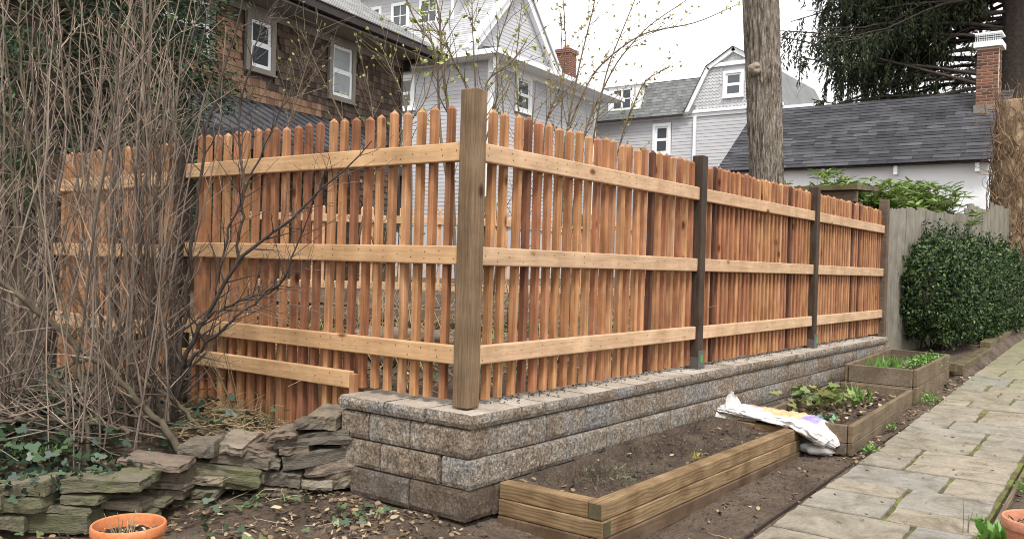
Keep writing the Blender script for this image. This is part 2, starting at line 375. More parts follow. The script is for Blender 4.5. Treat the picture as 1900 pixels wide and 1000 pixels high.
M['glass'] = G('window_glass').done((.055, .065, .072), .04, .7)
M['blind'] = simple('window_blind', [(.3, (.22, .25, .26)), (.7, (.30, .33, .33))], 3, 2, .3, .05, .002, spec=.6)
M['white'] = simple('white_paint', [(.3, (.74, .76, .77)), (.7, (.82, .83, .83))], 3, 4, .6, .05, .004)
M['casing'] = simple('taupe_trim', [(.3, (.19, .175, .15)), (.7, (.235, .215, .185))], 3, 4, .7, .05, .004)
M['lav'] = simple('lavender_siding', [(.3, (.445, .44, .455)), (.7, (.505, .50, .515))], .9, 5, .75, .05, .004, island_tones=[(0, gv(.94)), (1, gv(1.03))])
M['lavscale'] = simple('lavender_scallops', [(.3, (.48, .478, .49)), (.7, (.54, .535, .545))], 1.2, 5, .75, .05, .004, island_tones=[(0, gv(.86)), (1, gv(1.06))])
M['whitewall'] = simple('white_stucco', [(.25, (.68, .69, .70)), (.5, (.80, .81, .82)), (.75, (.84, .845, .85))], 1.1, 7, .85, .15, .01)
M['shingle_dark'] = simple('black_asphalt_shingle', [(.3, (.032, .032, .036)), (.7, (.058, .057, .062))], 1.2, 6, .9, .4, .006, fine=(70, .3), island_tones=[(0, gv(.62)), (.6, gv(1.05)), (1, gv(1.55))])
M['shingle_grey'] = simple('grey_asphalt_shingle', [(.3, (.22, .22, .215)), (.7, (.28, .28, .27))], 1.5, 6, .9, .3, .006, island_tones=[(0, gv(.78)), (1, gv(1.12))])
M['shingle_light'] = simple('light_grey_shingle', [(.3, (.33, .33, .34)), (.7, (.40, .40, .41))], 1.5, 6, .9, .3, .006, island_tones=[(0, gv(.82)), (1, gv(1.1))])
M['slate'] = simple('slate_shingle', [(.3, (.13, .135, .135)), (.7, (.19, .195, .19))], 1.5, 6, .85, .3, .006, island_tones=[(0, gv(.72)), (1, gv(1.18))])
M['brownshake'] = simple('brown_cedar_shake', [(.3, (.058, .040, .030)), (.7, (.118, .086, .064))], 6, 5, .9, .4, .01, stretch=(1, 1, .3), rand_tones=[(0, gv(.5)), (.5, gv(.95)), (1, gv(1.5))])
M['brownshake_i'] = simple('brown_cedar_shakes', [(.3, (.058, .040, .030)), (.7, (.118, .086, .064))], 6, 5, .9, .4, .01, stretch=(1, 1, .3), island_tones=[(0, gv(.5)), (.5, gv(.95)), (1, gv(1.5))])
M['newshake'] = simple('new_cedar_shake', [(.3, (.20, .115, .072)), (.7, (.31, .19, .122))], 6, 5, .9, .3, .01, stretch=(1, 1, .3), rand_tones=[(0, gv(.55)), (.5, gv(.95)), (1, gv(1.25))])
M['gutter'] = simple('dark_brown_gutter', [(.3, (.030, .023, .022)), (.7, (.042, .033, .031))], 3, 3, .5, .05, .003)
M['porchroof'] = simple('dark_porch_roof', [(.3, (.030, .031, .036)), (.7, (.07, .071, .078))], 2, 5, .6, .3, .01, stretch=(1, 1, 1))
M['brick'] = simple('red_brick', [(.3, (.12, .055, .038)), (.7, (.21, .10, .068))], 12, 5, .9, .4, .006, rand_tones=[(0, gv(.55)), (.55, gv(1)), (1, (1.35, 1.25, 1.1))])
M['mortar'] = simple('mortar', [(.3, (.42, .36, .28)), (.7, (.55, .48, .38))], 20, 4, .95, .3, .004)
M['cement'] = simple('cement_flashing', [(.3, (.13, .11, .09)), (.7, (.26, .22, .18))], 14, 5, .95, .3, .006)
g = G('far_brick'); v = g.coord(); bt = g.new('ShaderNodeTexBrick'); bt.inputs['Scale'].default_value = 1; bt.inputs['Brick Width'].default_value = .21; bt.inputs['Row Height'].default_value = .075; bt.inputs['Mortar Size'].default_value = .008
bt.inputs['Color1'].default_value = (.17, .06, .045, 1); bt.inputs['Color2'].default_value = (.12, .045, .036, 1); bt.inputs['Mortar'].default_value = (.3, .2, .16, 1)
mp = g.new('ShaderNodeMapping'); mp.inputs['Rotation'].default_value = (R(90), 0, 0); g.L(v, mp.inputs[0]); g.L(mp.outputs[0], bt.inputs['Vector'])
M['farbrick'] = g.done(bt.outputs[0], .9, .2)
M['bag_white'] = simple('bag_plastic_white', [(.3, (.40, .35, .30)), (.45, (.66, .64, .61)), (.8, (.78, .78, .78))], 9, 5, .38, .35, .012, spec=.5)
M['bag_orange'] = simple('bag_print_orange', [(.3, (.78, .30, .13)), (.5, (.80, .40, .22)), (.75, (.82, .62, .48))], 14, 5, .4, .3, .01, spec=.5)
M['bag_purple'] = simple('bag_print_purple', [(.3, (.16, .12, .42)), (.6, (.32, .27, .60)), (.8, (.7, .68, .75))], 16, 5, .4, .3, .01, spec=.5)
M['bag_dirty'] = simple('bag_muddy', [(.3, (.25, .20, .155)), (.5, (.50, .46, .41)), (.75, (.74, .73, .71))], 10, 6, .55, .35, .012, spec=.4)

# ------------------------------------------------------------------ ground
def sstep(a, b, x):
    t = np.clip((x-a)/(b-a), 0, 1); return t*t*(3-2*t)
WLX = [-6, -2.6, -1.9, -1.55, -1.2, -.95, -.72, -.45, -.12, .1]
WLY = [2.1, 1.75, 1.55, 1.42, 1.22, 1.20, 1.32, 1.18, .80, .70]
def ground_z(x, y):
    x = np.asarray(x, float); y = np.asarray(y, float)
    z = -.062 + .03*np.clip(x, -3, 16)
    z = z + .10*np.exp(-(((x+.15)/.75)**2 + ((y-.1)/.85)**2))
    z = z + .06*sstep(.25, .95, y)*(1-sstep(-.1, .1, x))
    # bank behind the dry stone wall on the left
    d = y - np.interp(x, WLX, WLY) - .10
    bank = sstep(0, .16, d)*.22 + sstep(.1, .9, d)*.08
    fade = 1-sstep(-.02, .10, x)
    z = z + bank*fade*(1)
    # yard inside the fence, held by the block wall
    yard = sstep(.02, .12, x)*sstep(.02, .14, y)*(1-sstep(7.4, 8.4, x)*(1-sstep(.5, 1.4, y)))
    low = 1-sstep(.1, .8, x)*1.0
    left = sstep(.74, .9, y)*low
    yz = .50 - .22*left + .012*np.clip(x-1, 0, 30) + .05*sstep(3, 9, y)
    z = z*(1-yard) + yz*yard
    # strip under hedge and boarded fence
    hedge = sstep(7.45, 7.6, x)*sstep(-.95, -.85, y)*(1-sstep(.5, 1.4, y))
    z = z + hedge*.10
    return z
def ax_coords(fa, fb, step, far):
    fine = np.arange(fa, fb+1e-6, step)
    g1 = fa - np.geomspace(step*1.5, far, 26)[::-1]; g2 = fb + np.geomspace(step*1.5, far, 26)
    return np.concatenate([g1, fine, g2])
gx = ax_coords(-3.2, 8.2, .05, 900); gy = ax_coords(-3.2, 4.0, .05, 900)
GX, GY = np.meshgrid(gx, gy, indexing='ij')
GZ = ground_z(GX, GY)
nz = np.zeros_like(GZ)
mask = (GX > -3.3) & (GX < 8.4) & (GY > -3.3) & (GY < 4.2)
for i, j in zip(*np.where(mask)):
    nz[i, j] = fbm((GX[i, j]*2.6, GY[i, j]*2.6, .3), 5)*.045
GZ = GZ + nz*np.where((GY < -1.02) & (GY > -2.1), .3, 1.0)
GZ = np.where((GY < -1.135+.02*np.clip(GX-2, 0, 9)) & (GY > -2.03), np.minimum(GZ, -.085+.03*np.clip(GX, -3, 16)), GZ)
GZ = np.where((GX > .02) & (GX < 7.6) & (GY > -.16) & (GY < .1), np.minimum(GZ, .3), GZ)
def gz(x, y):
    i = np.clip(np.searchsorted(gx, x), 0, len(gx)-1); j = np.clip(np.searchsorted(gy, y), 0, len(gy)-1)
    return GZ[i, j]
n1, n2 = GX.shape
idx = np.arange(n1*n2).reshape(n1, n2)
F = np.stack([idx[:-1, :-1], idx[1:, :-1], idx[1:, 1:], idx[:-1, 1:]], -1).reshape(-1, 4)
link('ground', np_mesh('ground', np.stack([GX, GY, GZ], -1).reshape(-1, 3), F, True), M['soil'], label='bare brown soil around the fence and beds', cat='ground', kind='structure')

# ------------------------------------------------------------------ path of flagstones
def path_z(x): return -.045 + .03*x
slabs = [(-4.2, -3.5, -1.15, -1.6), (-4.2, -3.5, -1.6, -2.02), (-3.5, -2.9, -1.15, -2.02), (-2.9, -2.5, -1.15, -1.5), (-2.9, -2.5, -1.5, -2.02), (-2.5, -1.9, -1.15, -1.7), (-2.5, -1.9, -1.7, -2.02), (-1.9, -1.4, -1.15, -2.02),
 (-1.4, -.9, -1.15, -1.45), (-1.4, -.9, -1.45, -2.02), (-.9, -.3, -1.15, -1.7), (-.9, -.3, -1.7, -2.01), (-.3, .1, -1.15, -1.5), (-.3, .1, -1.5, -2.01), (.1, .55, -1.14, -1.66), (.1, .55, -1.66, -2.01), (.55, 1.045, -1.14, -1.45), (.55, 1.045, -1.45, -2.005),
 (1.045, 1.487, -1.13, -1.72), (1.045, 1.487, -1.72, -2.0), (1.487, 1.907, -1.13, -1.553), (1.907, 2.19, -1.13, -1.54), (1.487, 1.766, -1.56, -2.0), (1.766, 2.205, -1.548, -1.99),
 (2.195, 2.625, -1.128, -1.688), (2.21, 2.635, -1.692, -1.98), (2.635, 3.01, -1.125, -1.395), (3.01, 3.33, -1.125, -1.385), (2.635, 2.912, -1.40, -1.975), (2.912, 3.335, -1.39, -1.97),
 (3.335, 3.92, -1.10, -1.662), (3.34, 3.75, -1.668, -1.965), (3.92, 4.2, -1.09, -1.652), (3.75, 4.205, -1.657, -1.955), (4.2, 4.61, -1.08, -1.352), (4.205, 4.61, -1.355, -1.95),
 (4.61, 4.95, -1.07, -1.485), (4.95, 5.37, -1.07, -1.46), (4.62, 5.31, -1.49, -1.95), (5.37, 5.70, -1.06, -1.305), (5.33, 5.67, -1.31, -1.945), (5.70, 6.10, -1.05, -1.595), (5.68, 6.08, -1.6, -1.94),
 (6.1, 6.42, -1.04, -1.44), (6.1, 6.40, -1.445, -1.94), (6.42, 6.90, -1.03, -1.283), (6.41, 6.87, -1.29, -1.935), (6.9, 7.6, -1.01, -1.413), (6.88, 7.5, -1.42, -1.93), (7.6, 8.45, -.99, -1.246), (7.55, 8.3, -1.25, -1.92)]
x = 8.4
while x < 17:
    wd = random.uniform(.35, .8); sp = random.choice([-1.25, -1.4, -1.55, -1.65]); yl = -.98+.022*(x-8.4)
    slabs.append((x, x+wd, yl, sp)); slabs.append((x, x+wd, sp, -1.92+.012*(x-8.4))); x += wd
pj = MB(); n = len(gx)
PB = [(-4.3, -1.17, -2.03), (2.0, -1.14, -2.0), (5.0, -1.085, -1.955), (8.4, -1.0, -1.925), (17, -.81, -1.82)]
for (xa, la, ra_), (xb, lb, rb_) in zip(PB[:-1], PB[1:]):
    pj.hexa([(xa, ra_, path_z(xa)-.12), (xb, rb_, path_z(xb)-.12), (xb, lb, path_z(xb)-.12), (xa, la, path_z(xa)-.12), (xa, ra_, path_z(xa)-.014), (xb, rb_, path_z(xb)-.014), (xb, lb, path_z(xb)-.014), (xa, la, path_z(xa)-.014)])
path = link('path', pj.mesh('path'), M['joint'], label='garden path of irregular flagstones laid along the beds', cat='path', kind='structure')
for (x0, x1, ya, yb) in slabs:
    gp = .0085
    cx, cy = (x0+x1)/2, (ya+yb)/2
    hx, hy = (x1-x0)/2-gp*random.uniform(.45, 1.0), abs(ya-yb)/2-gp*random.uniform(.8, 1.5)
    # outline with small wander and nicked corners
    pts = []
    for (ax_, ay_, bx_, by_) in ((-hx, -hy, hx, -hy), (hx, -hy, hx, hy), (hx, hy, -hx, hy), (-hx, hy, -hx, -hy)):
        for k in range(5):
            t = (k+.08)/5
            j = .0055
            pts.append((ax_+(bx_-ax_)*t+random.uniform(-j, j), ay_+(by_-ay_)*t+random.uniform(-j, j)))
    b = MB(); nn = len(pts)
    tilt = random.uniform(-.006, .006); tl2 = random.uniform(-.006, .006); dz = random.uniform(-.003, .004)
    ring = lambda s, z: [(p[0]*s, p[1]*s, z + .03*p[0] + tilt*p[0] + tl2*p[1]) for p in pts]
    b.v += ring(1.0, -.05) + ring(1.0, -.006) + ring(.985, 0.0)
    for lv in (0, 1):
        for k in range(nn):
            k2 = (k+1) % nn
            b.f.append((lv*nn+k, lv*nn+k2, (lv+1)*nn+k2, (lv+1)*nn+k))
    b.f.append(tuple(range(2*nn, 3*nn)))
    link('flagstone', b.mesh('flagstone'), M['slab'], parent=path, loc=(cx, cy, path_z(cx)+dz))
# thin steel-and-root edge on the bed side of the path and a board edging on the far side
ed = link('path_edging', chbox('path_edging', 4.6, .024, .12, .004), M['bed_x'], loc=(3.7, -2.005, path_z(3.7)-.046), rot=(0, -.03, .02), label='thin wooden board edging on the outer side of the path', cat='edging')
for k, (xa, xb) in enumerate([(-.8, .9), (.93, 2.45), (2.48, 4.2)]):
    link('edging_strip', chbox('edging_strip', xb-xa, .011, .08, .003), M['dark_post'], loc=((xa+xb)/2, -1.113+.012*k, path_z((xa+xb)/2)-.038), rot=(0, -.03, .006), label=['nearest low edging strip between bare soil and path', 'middle low edging strip between timber bed and path', 'farthest low edging strip beside the board-sided beds'][k], cat='edging', group='edging strips between soil and path')

# ------------------------------------------------------------------ retaining wall
CAPZ0, CAPZ1 = .482, .552
COUR = [(.338, .480), (.195, .337), (.045, .194)]
wall = empty('retaining_wall', (0, 0, 0), 'low retaining wall of split-face concrete blocks under the picket fence', 'retaining wall')
def rough_block(name, L, H, D, faces, amp, seed, seg=.022, axis='x'):
    """block with origin at its front bottom left corner; x along the face, y into the wall; listed faces are split (rough)"""
    nx = max(3, int(L/seg)); nzz = max(3, int(H/seg)); ny = max(2, int(D/seg)) if 'end' in faces or 'endr' in faces else 2
    V = {}; vs = []; fs = []
    def vid(p):
        k = (round(p[0], 5), round(p[1], 5), round(p[2], 5))
        if k not in V: V[k] = len(vs); vs.append(k)
        return V[k]
    xs = np.linspace(0, L, nx+1); zs = np.linspace(0, H, nzz+1); ys = np.linspace(0, D, ny+1)
    def grid(f, A, B):
        for i in range(len(A)-1):
            for j in range(len(B)-1):
                fs.append((vid(f(A[i], B[j])), vid(f(A[i+1], B[j])), vid(f(A[i+1], B[j+1])), vid(f(A[i], B[j+1]))))
    grid(lambda a, b: (a, 0, b), xs, zs)
    grid(lambda a, b: (0, D-a, b), ys, zs); grid(lambda a, b: (L, a, b), ys, zs)
    grid(lambda a, b: (a, b, H), xs, ys)
    fs.append((vid((0, D, 0)), vid((L, D, 0)), vid((L, D, H)), vid((0, D, H))) [::-1])
    out = []
    for p in vs:
        x, y, z = p
        q = (x*14+seed, y*14, z*14)
        d = fbm(q, 4)
        ez = min(z, H-z)/H; ex = min(x, L-x)
        prof = min(1, ez*7)
        ox = oy = 0
        if y < 1e-6 or ('end' in faces and x < 1e-6) or ('endr' in faces and x > L-1e-6):
            px_ = min(1, ex/.012) if not ('end' in faces and x < .05) and not ('endr' in faces and x > L-.05) else 1
            amt = amp*(d*.9+.25)*(.25+.75*prof)*(.35+.65*px_) - (0.006 if prof < .5 else 0)
            if y < 1e-6: oy = -amt
            if 'end' in faces and x < 1e-6: ox = -amt
            if 'endr' in faces and x > L-1e-6: ox = amt
        oz = 0
        if z > H-1e-6: oz = .0015*d - (.004 if y < 1e-6 else 0)
        out.append((x+ox, y+oy, z+oz))
    me = bpy.data.meshes.new(name); me.from_pydata(out, [], fs); me.update()
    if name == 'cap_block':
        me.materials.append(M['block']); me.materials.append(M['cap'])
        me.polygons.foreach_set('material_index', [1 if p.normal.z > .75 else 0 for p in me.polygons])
    return me
FXL, FYR = -.118, -.128        # outer planes of the left return (x) and the long face (y)
core = MB(); core.box(-.06, 7.5, -.08, .12, -.1, .47); core.box(-.06, .1, -.08, .72, -.1, .47)
link('wall_core', core.mesh('wall_core'), M['mortar_dark'], parent=wall)
seedn = 0
def long_block(xa, xb, z0, z1, depth, back, mat, faces=(), amp=.012, nm='block'):
    global seedn; seedn += 7.3
    me = rough_block(nm, xb-xa-.010, z1-z0-.004, depth, faces, amp, seedn, .022 if xa < 3 else .035)
    return link(nm, me, mat, parent=wall, loc=(xa+.005, FYR-back, z0))
def left_block(ya, yb, z0, z1, depth, back, mat, faces=(), amp=.012, nm='block'):
    global seedn; seedn += 7.3       # block x axis runs towards -y seen from outside
    me = rough_block(nm, yb-ya-.010, z1-z0-.004, depth, faces, amp, seedn)
    return link(nm, me, mat, parent=wall, loc=(FXL-back, yb-.005, z0), rot=(0, 0, R(-90)))
# caps: left return then long run
left_block(.423, .757, CAPZ0, CAPZ1, .30, .014, M['block'], ('end',), .010, 'cap_block')
left_block(.150, .423, CAPZ0, CAPZ1, .30, .014, M['block'], (), .010, 'cap_block')
long_block(FXL-.014, .27, CAPZ0, CAPZ1, .28, .014, M['block'], ('end',), .010, 'cap_block')
xs_ = [.27]
for st in (.21, .20, .22, .29, .26, .24, .28, .25, .24, .30, .26, .25, .28, .24, .26, .27, .25, .26, .28, .25, .24, .27, .26, .25, .27, .25, .26, .26): xs_.append(xs_[-1]+st)
for a, b in zip(xs_[:-1], xs_[1:]):
    if a > 7.4: break
    long_block(a+.003, min(b, 7.6)-.003, CAPZ0, CAPZ1, .28, .014, M['block'], ('endr',) if b > 7.5 else (), .010, 'cap_block')
# left return courses
for (ya, yb) in ((.538, .745), (.252, .538)): left_block(ya, yb, *COUR[0], .2, 0, M['block'])
left_block(-.128, .252, *COUR[0], .22, 0, M['block'], ('endr',))
for (ya, yb) in ((.449, .745), (.059, .449)): left_block(ya, yb, *COUR[1], .2, .004, M['block'])
long_block(FXL-.004, .299, *COUR[1], .17, .004, M['block'], ('end',))
left_block(.24, .66, *COUR[2], .2, .007, M['block_dirty']); left_block(-.128, .24, *COUR[2], .2, .007, M['block_dirty'], ('endr',))
b1 = [.094, .515, .899, 1.329, 1.732]; b2 = [.299, .705, 1.124, 1.53, 1.937]; b3 = [.079, .5, .9, 1.3, 1.7]
for bs, ci in ((b1, 0), (b2, 1), (b3, 2)):
    while bs[-1] < 7.3: bs.append(bs[-1]+random.uniform(.395, .42))
    bs[-1] = 7.56
    for a, b in zip(bs[:-1], bs[1:]):
        long_block(a, b, *COUR[ci], .16, .004*ci, M['block_dirty'] if ci == 2 else M['block'], ('endr',) if b == 7.56 else ())
# crumbs of soil on the cap
P = np.stack([rng.uniform(.15, 7.4, 900), rng.normal(.06, .07, 900).clip(-.1, .3), np.full(900, CAPZ1+.004)], 1)
cr = MB()
for p in P:
    s = random.uniform(.002, .008)
    a = random.uniform(0, 6)
    c_, s_ = math.cos(a)*s, math.sin(a)*s
    n = len(cr.v); cr.v += [(p[0]-c_, p[1]-s_, p[2]-.002), (p[0]+s_, p[1]-c_, p[2]-.002), (p[0]+c_, p[1]+s_, p[2]-.002), (p[0]-s_, p[1]+c_, p[2]-.002), (p[0], p[1], p[2]+s*.8)]
    cr.f += [(n, n+1, n+4), (n+1, n+2, n+4), (n+2, n+3, n+4), (n+3, n, n+4)]
link('soil_crumbs', cr.mesh('soil_crumbs'), M['potsoil'], label='dark soil crumbs scattered on the wall caps', cat='soil', kind='stuff')

# ------------------------------------------------------------------ picket fences
def picket_mesh(name, w, h, pt=.02, ch=.0025):
    a = w/2; c = ch
    sec = [(-a+c, -a), (a-c, -a), (a, -a+c), (a, a-c), (a-c, a), (-a+c, a), (-a, a-c), (-a, -a+c)]
    b = MB()
    b.v = [(x, y, 0) for x, y in sec]+[(x, y, h-pt) for x, y in sec]+[(x*.12, y*.12, h) for x, y in sec]
    for l in (0, 8):
        for k in range(8): b.f.append((l+k, l+(k+1) % 8, l+8+(k+1) % 8, l+8+k))
    b.f.append(tuple(range(16, 24))); b.f.append(tuple(range(7, -1, -1)))
    return b.mesh(name)
def rail(parent, axis, a, b, ztop, h=.092, t=.038, front=-.02, nails=None, mat=None):
    """rail between a and b along axis; front face at `front`"""
    L = b-a; zc = ztop-h/2
    me = chbox('rail', L if axis == 'x' else t, t if axis == 'x' else L, h, .006, 2)
    loc = ((a+b)/2, front+t/2, zc) if axis == 'x' else (front+t/2, (a+b)/2, zc)
    o = link('rail', me, mat, parent=parent, loc=loc)
    if nails is not None and len(nails):
        nb = MB(); s = .0036
        for q in nails:
            for dz in ((-.018, .02) if random.random() < .45 else (random.choice((-.02, 0, .02)),)):
                u = q-(a+b)/2+random.uniform(-.006, .006); z = dz+random.uniform(-.006, .006)
                k = 6; n = len(nb.v)
                for i in range(k):
                    e = 2*math.pi*i/k
                    if axis == 'x': nb.v.append((u+s*math.cos(e), -t/2-.0012, z+s*math.sin(e)))
                    else: nb.v.append((-t/2-.0012, u-s*math.cos(e), z+s*math.sin(e)))
                nb.f.append(tuple(range(n, n+k)))
        link('nail_heads', nb.mesh('nail_heads'), M['nail'], parent=o, kind='stuff')
    return o
def post(parent, x, y, z0, z1, s, mat, nm='post'):
    return link(nm, chbox('post', s, s, z1-z0, .006, 2), mat, parent=parent, loc=(x, y, (z0+z1)/2))
PW = .0375
pmesh = [picket_mesh('picket', PW, 1.455+d) for d in (0, .006, .012)]
fr = empty('picket_fence', (0, 0, .55), 'new cedar picket fence with corner post on top of the retaining wall', 'fence')
def fpar(o, par):    # keep world placement under an offset empty
    o.location = Vector(o.location)-par.location
POSTS = [0, 2.57, 5.12, 7.66]
cp = post(fr, 0, 0, .556, 2.092, .094, M['post']); fpar(cp, fr)
for px_ in POSTS[1:3]:
    p = post(fr, px_, .005, .60, 2.072, .086, M['dark_post']); fpar(p, fr)
    b = MB()       # galvanised post base: plate, two side straps
    b.box(-.055, .055, -.055, .055, -.742, -.730)
    b.box(-.048, .048, -.052, -.0445, -.729, -.612); b.box(-.048, .048, .0445, .052, -.729, -.612)
    b.box(-.0515, -.0445, -.044, .044, -.729, -.66)
    bk = link('post_base', b.mesh('post_base'), M['metal'], parent=p, loc=(0, 0, -.045))
    t = MB(); t.box(-.022, .026, -.0545, -.0528, -.70, -.645)
    link('green_tag', t.mesh('green_tag'), M['sticker'], parent=p, loc=(0, 0, -.045))
p = post(fr, 7.66, .005, .50, 2.15, .10, M['oldwood']); fpar(p, fr)
RT = [1.842, 1.337, .850]
for k in range(3):
    xa, xb = POSTS[k]+.047, POSTS[k+1]-.045
    n = 25
    pos = [xa+.055+(xb-xa-.075)*(i+random.uniform(-.1, .1))/(n-1) for i in range(n)]
    if k > 0: n2_ = 29; pos = [xa+.025+(xb-xa-.05)*(i+random.uniform(-.12, .12))/(n2_-1) for i in range(n2_)]
    for i, q in enumerate(pos):
        o = link('picket', random.choice(pmesh), M['cedar'], parent=fr, loc=(q, .0375+random.uniform(-.001, .001), .572+random.uniform(-.006, .004)))
        o.rotation_euler = (random.uniform(-.003, .003), random.uniform(-.005, .005), random.uniform(-.08, .08)); o.scale = (random.uniform(.93, 1.05), random.uniform(.95, 1.03), 1+random.uniform(-.004, .004)); fpar(o, fr)
    if k > 0:       # pickets on the yard side close the gaps of the farther bays
        for i in range(n2_-1):
            o = link('picket', random.choice(pmesh), M['cedar'], parent=fr, loc=((pos[i]+pos[i+1])/2+random.uniform(-.008, .008), .085, .572+random.uniform(-.006, .004)))
            o.rotation_euler = (0, random.uniform(-.004, .004), random.uniform(-.05, .05)); fpar(o, fr)
    for zt in RT:
        o = rail(fr, 'x', xa+.001, xb-.001, zt+random.uniform(-.002, .002), nails=pos, mat=M['rail_x']); fpar(o, fr)
# left run
fl = empty('picket_fence', (0, .05, .3), 'cedar picket fence running left behind the bare shrubs, with a low fourth rail', 'fence')
long_m = picket_mesh('picket', PW, 1.745); short_m = picket_mesh('picket', PW, .60, .006)
pos1 = [.085+.0965*i+random.uniform(-.006, .006) for i in range(24)]
for q in pos1:
    lowp = q > .78
    o = link('picket', long_m if lowp else random.choice(pmesh), M['cedar'], parent=fl, loc=(.0375, q, (.285 if lowp else .572)+random.uniform(-.006, .004)))
    o.rotation_euler = (random.uniform(-.005, .005), random.uniform(-.003, .003), random.uniform(-.08, .08)); o.scale = (random.uniform(.95, 1.03), random.uniform(.93, 1.05), 1+random.uniform(-.004, .004)); fpar(o, fl)
for i, q in enumerate(np.arange(.83, 2.36, .0965)):
    o = link('picket', short_m, M['cedar'], parent=fl, loc=(.08, q+random.uniform(-.006, .006), .255)); fpar(o, fl)
o = link('picket', picket_mesh('picket', PW, .36, .004), M['cedar'], parent=fl, loc=(.0, .785, .285)); fpar(o, fl)
ny = [q for q in pos1]
for zt in RT: o = rail(fl, 'y', .048, 2.385, zt, nails=ny, mat=M['rail_y']); fpar(o, fl)
o = rail(fl, 'y', .80, 2.385, .655, nails=[q for q in ny if q > .82], mat=M['rail_y'], front=-.021); fpar(o, fl)
p = post(fl, 0, 2.432, .15, 2.0, .088, M['dark_post']); fpar(p, fl)
pos2 = [2.52+.0965*i+random.uniform(-.006, .006) for i in range(17)]
for q in pos2:
    o = link('picket', long_m, M['cedar'], parent=fl, loc=(.0375, q, .265+random.uniform(-.006, .004)))
    o.rotation_euler = (0, 0, random.uniform(-.05, .05)); fpar(o, fl)
for zt in (1.80, 1.32, .80): o = rail(fl, 'y', 2.48, 4.14, zt, nails=pos2, mat=M['rail_y']); fpar(o, fl)
p = post(fl, 0, 4.19, .15, 2.0, .088, M['dark_post']); fpar(p, fl)

# rear fence far inside the yard
ra, rb = at(430, 377, 12.6)[:2], at(1230, 377, 12.9)[:2]
rd = rb-ra; rl = float(np.hypot(*rd)); rang = math.atan2(rd[1], rd[0])
rf = empty('picket_fence', (ra[0], ra[1], .65), 'pale low picket fence far inside the yard, seen through the cedar pickets', 'fence', rz=rang)
rm = picket_mesh('picket', .045, 1.4, .03)
q = .05
while q < rl:
    o = link('picket', rm, M['rear_cedar'], parent=rf, loc=(q, .04, random.uniform(-.01, .01))); q += .14
for zt in (1.26, .72, .3):
    o = link('rail', chbox('rail', rl, .04, .11, .005), M['rail_x'], parent=rf, loc=(rl/2, -.004, zt-.05))
for k in range(4):
    o = link('post', chbox('post', .1, .1, 1.7, .005), M['post'], parent=rf, loc=(rl*(k+.12)/3.6, .115, .75))

# ------------------------------------------------------------------ raised beds
def tbar(parent, x0, x1, y0, y1, z0, z1, mat, ch=.006, nm='timber', rot=None):
    return link(nm, chbox(nm, x1-x0, y1-y0, z1-z0, ch, 2), mat, parent=parent, loc=((x0+x1)/2, (y0+y1)/2, (z0+z1)/2), rot=rot)
fb = empty('raised_bed', (0, 0, 0), 'front raised bed of stacked pale treated timbers with dry plants', 'raised bed')
H = .078; TW = .075
BX0, BX1, BY0, BY1 = .097, 2.68, -.725, -.146
for c_ in range(3):
    z1 = .202-c_*(H+.002); z0 = z1-H; off = .006*c_
    lm = M['timber_wet'] if c_ == 2 else M['timber_x']; sm_ = M['timber_wet'] if c_ == 2 else M['timber_y']
    if c_ % 2 == 0:
        lt = tbar(fb, BX0-off, BX1+off, BY0-off, BY0+TW-off, z0, z1, lm)
        tbar(fb, BX0-off, BX0+TW-off, BY0+TW-off+.002, BY1, z0, z1, sm_); tbar(fb, BX1-TW+off, BX1+off, BY0+TW-off+.002, BY1, z0, z1, sm_)
        if c_ == 0:
            link('end_grain', chbox('end_grain', .003, TW-.012, H-.012, 0), M['endgrain'], parent=lt, loc=(-(BX1-BX0)/2-.001, 0, 0))
    else:
        tbar(fb, BX0+TW-off+.002, BX1-TW+off-.002, BY0-off, BY0+TW-off, z0, z1, lm)
        st_ = tbar(fb, BX0-off, BX0+TW-off, BY0-off, BY1, z0, z1, sm_); st2 = tbar(fb, BX1-TW+off, BX1+off, BY0-off, BY1, z0, z1, sm_)
        link('end_grain', chbox('end_grain', TW-.012, .003, H-.012, 0), M['endgrain'], parent=st_, loc=(0, -(BY1-BY0+off)/2-.001, 0))
        link('end_grain', chbox('end_grain', TW-.012, .003, H-.012, 0), M['endgrain'], parent=st2, loc=(0, -(BY1-BY0+off)/2-.001, 0))
def soil_patch(parent, x0, x1, y0, y1, zf, mat, nm='soil', step=.03, amp=.03, seed=0):
    nx = int((x1-x0)/step); ny_ = int((y1-y0)/step)
    X, Y = np.meshgrid(np.linspace(x0, x1, nx), np.linspace(y0, y1, ny_), indexing='ij')
    Z = np.array([[zf(a, b)+amp*fbm((a*6+seed, b*6, 2.), 4) for b in Y[0]] for a in X[:, 0]])
    i = np.arange(nx*ny_).reshape(nx, ny_)
    F = np.stack([i[:-1, :-1], i[1:, :-1], i[1:, 1:], i[:-1, 1:]], -1).reshape(-1, 4)
    return link(nm, np_mesh(nm, np.stack([X, Y, Z], -1).reshape(-1, 3), F, True), mat, parent=parent)
fz = lambda x, y: .135+.05*sstep(-.5, -.13, y)+.012*x
soil_patch(fb, BX0+.05, BX1-.05, BY0+.05, BY1+.012, fz, M['bedsoil'])
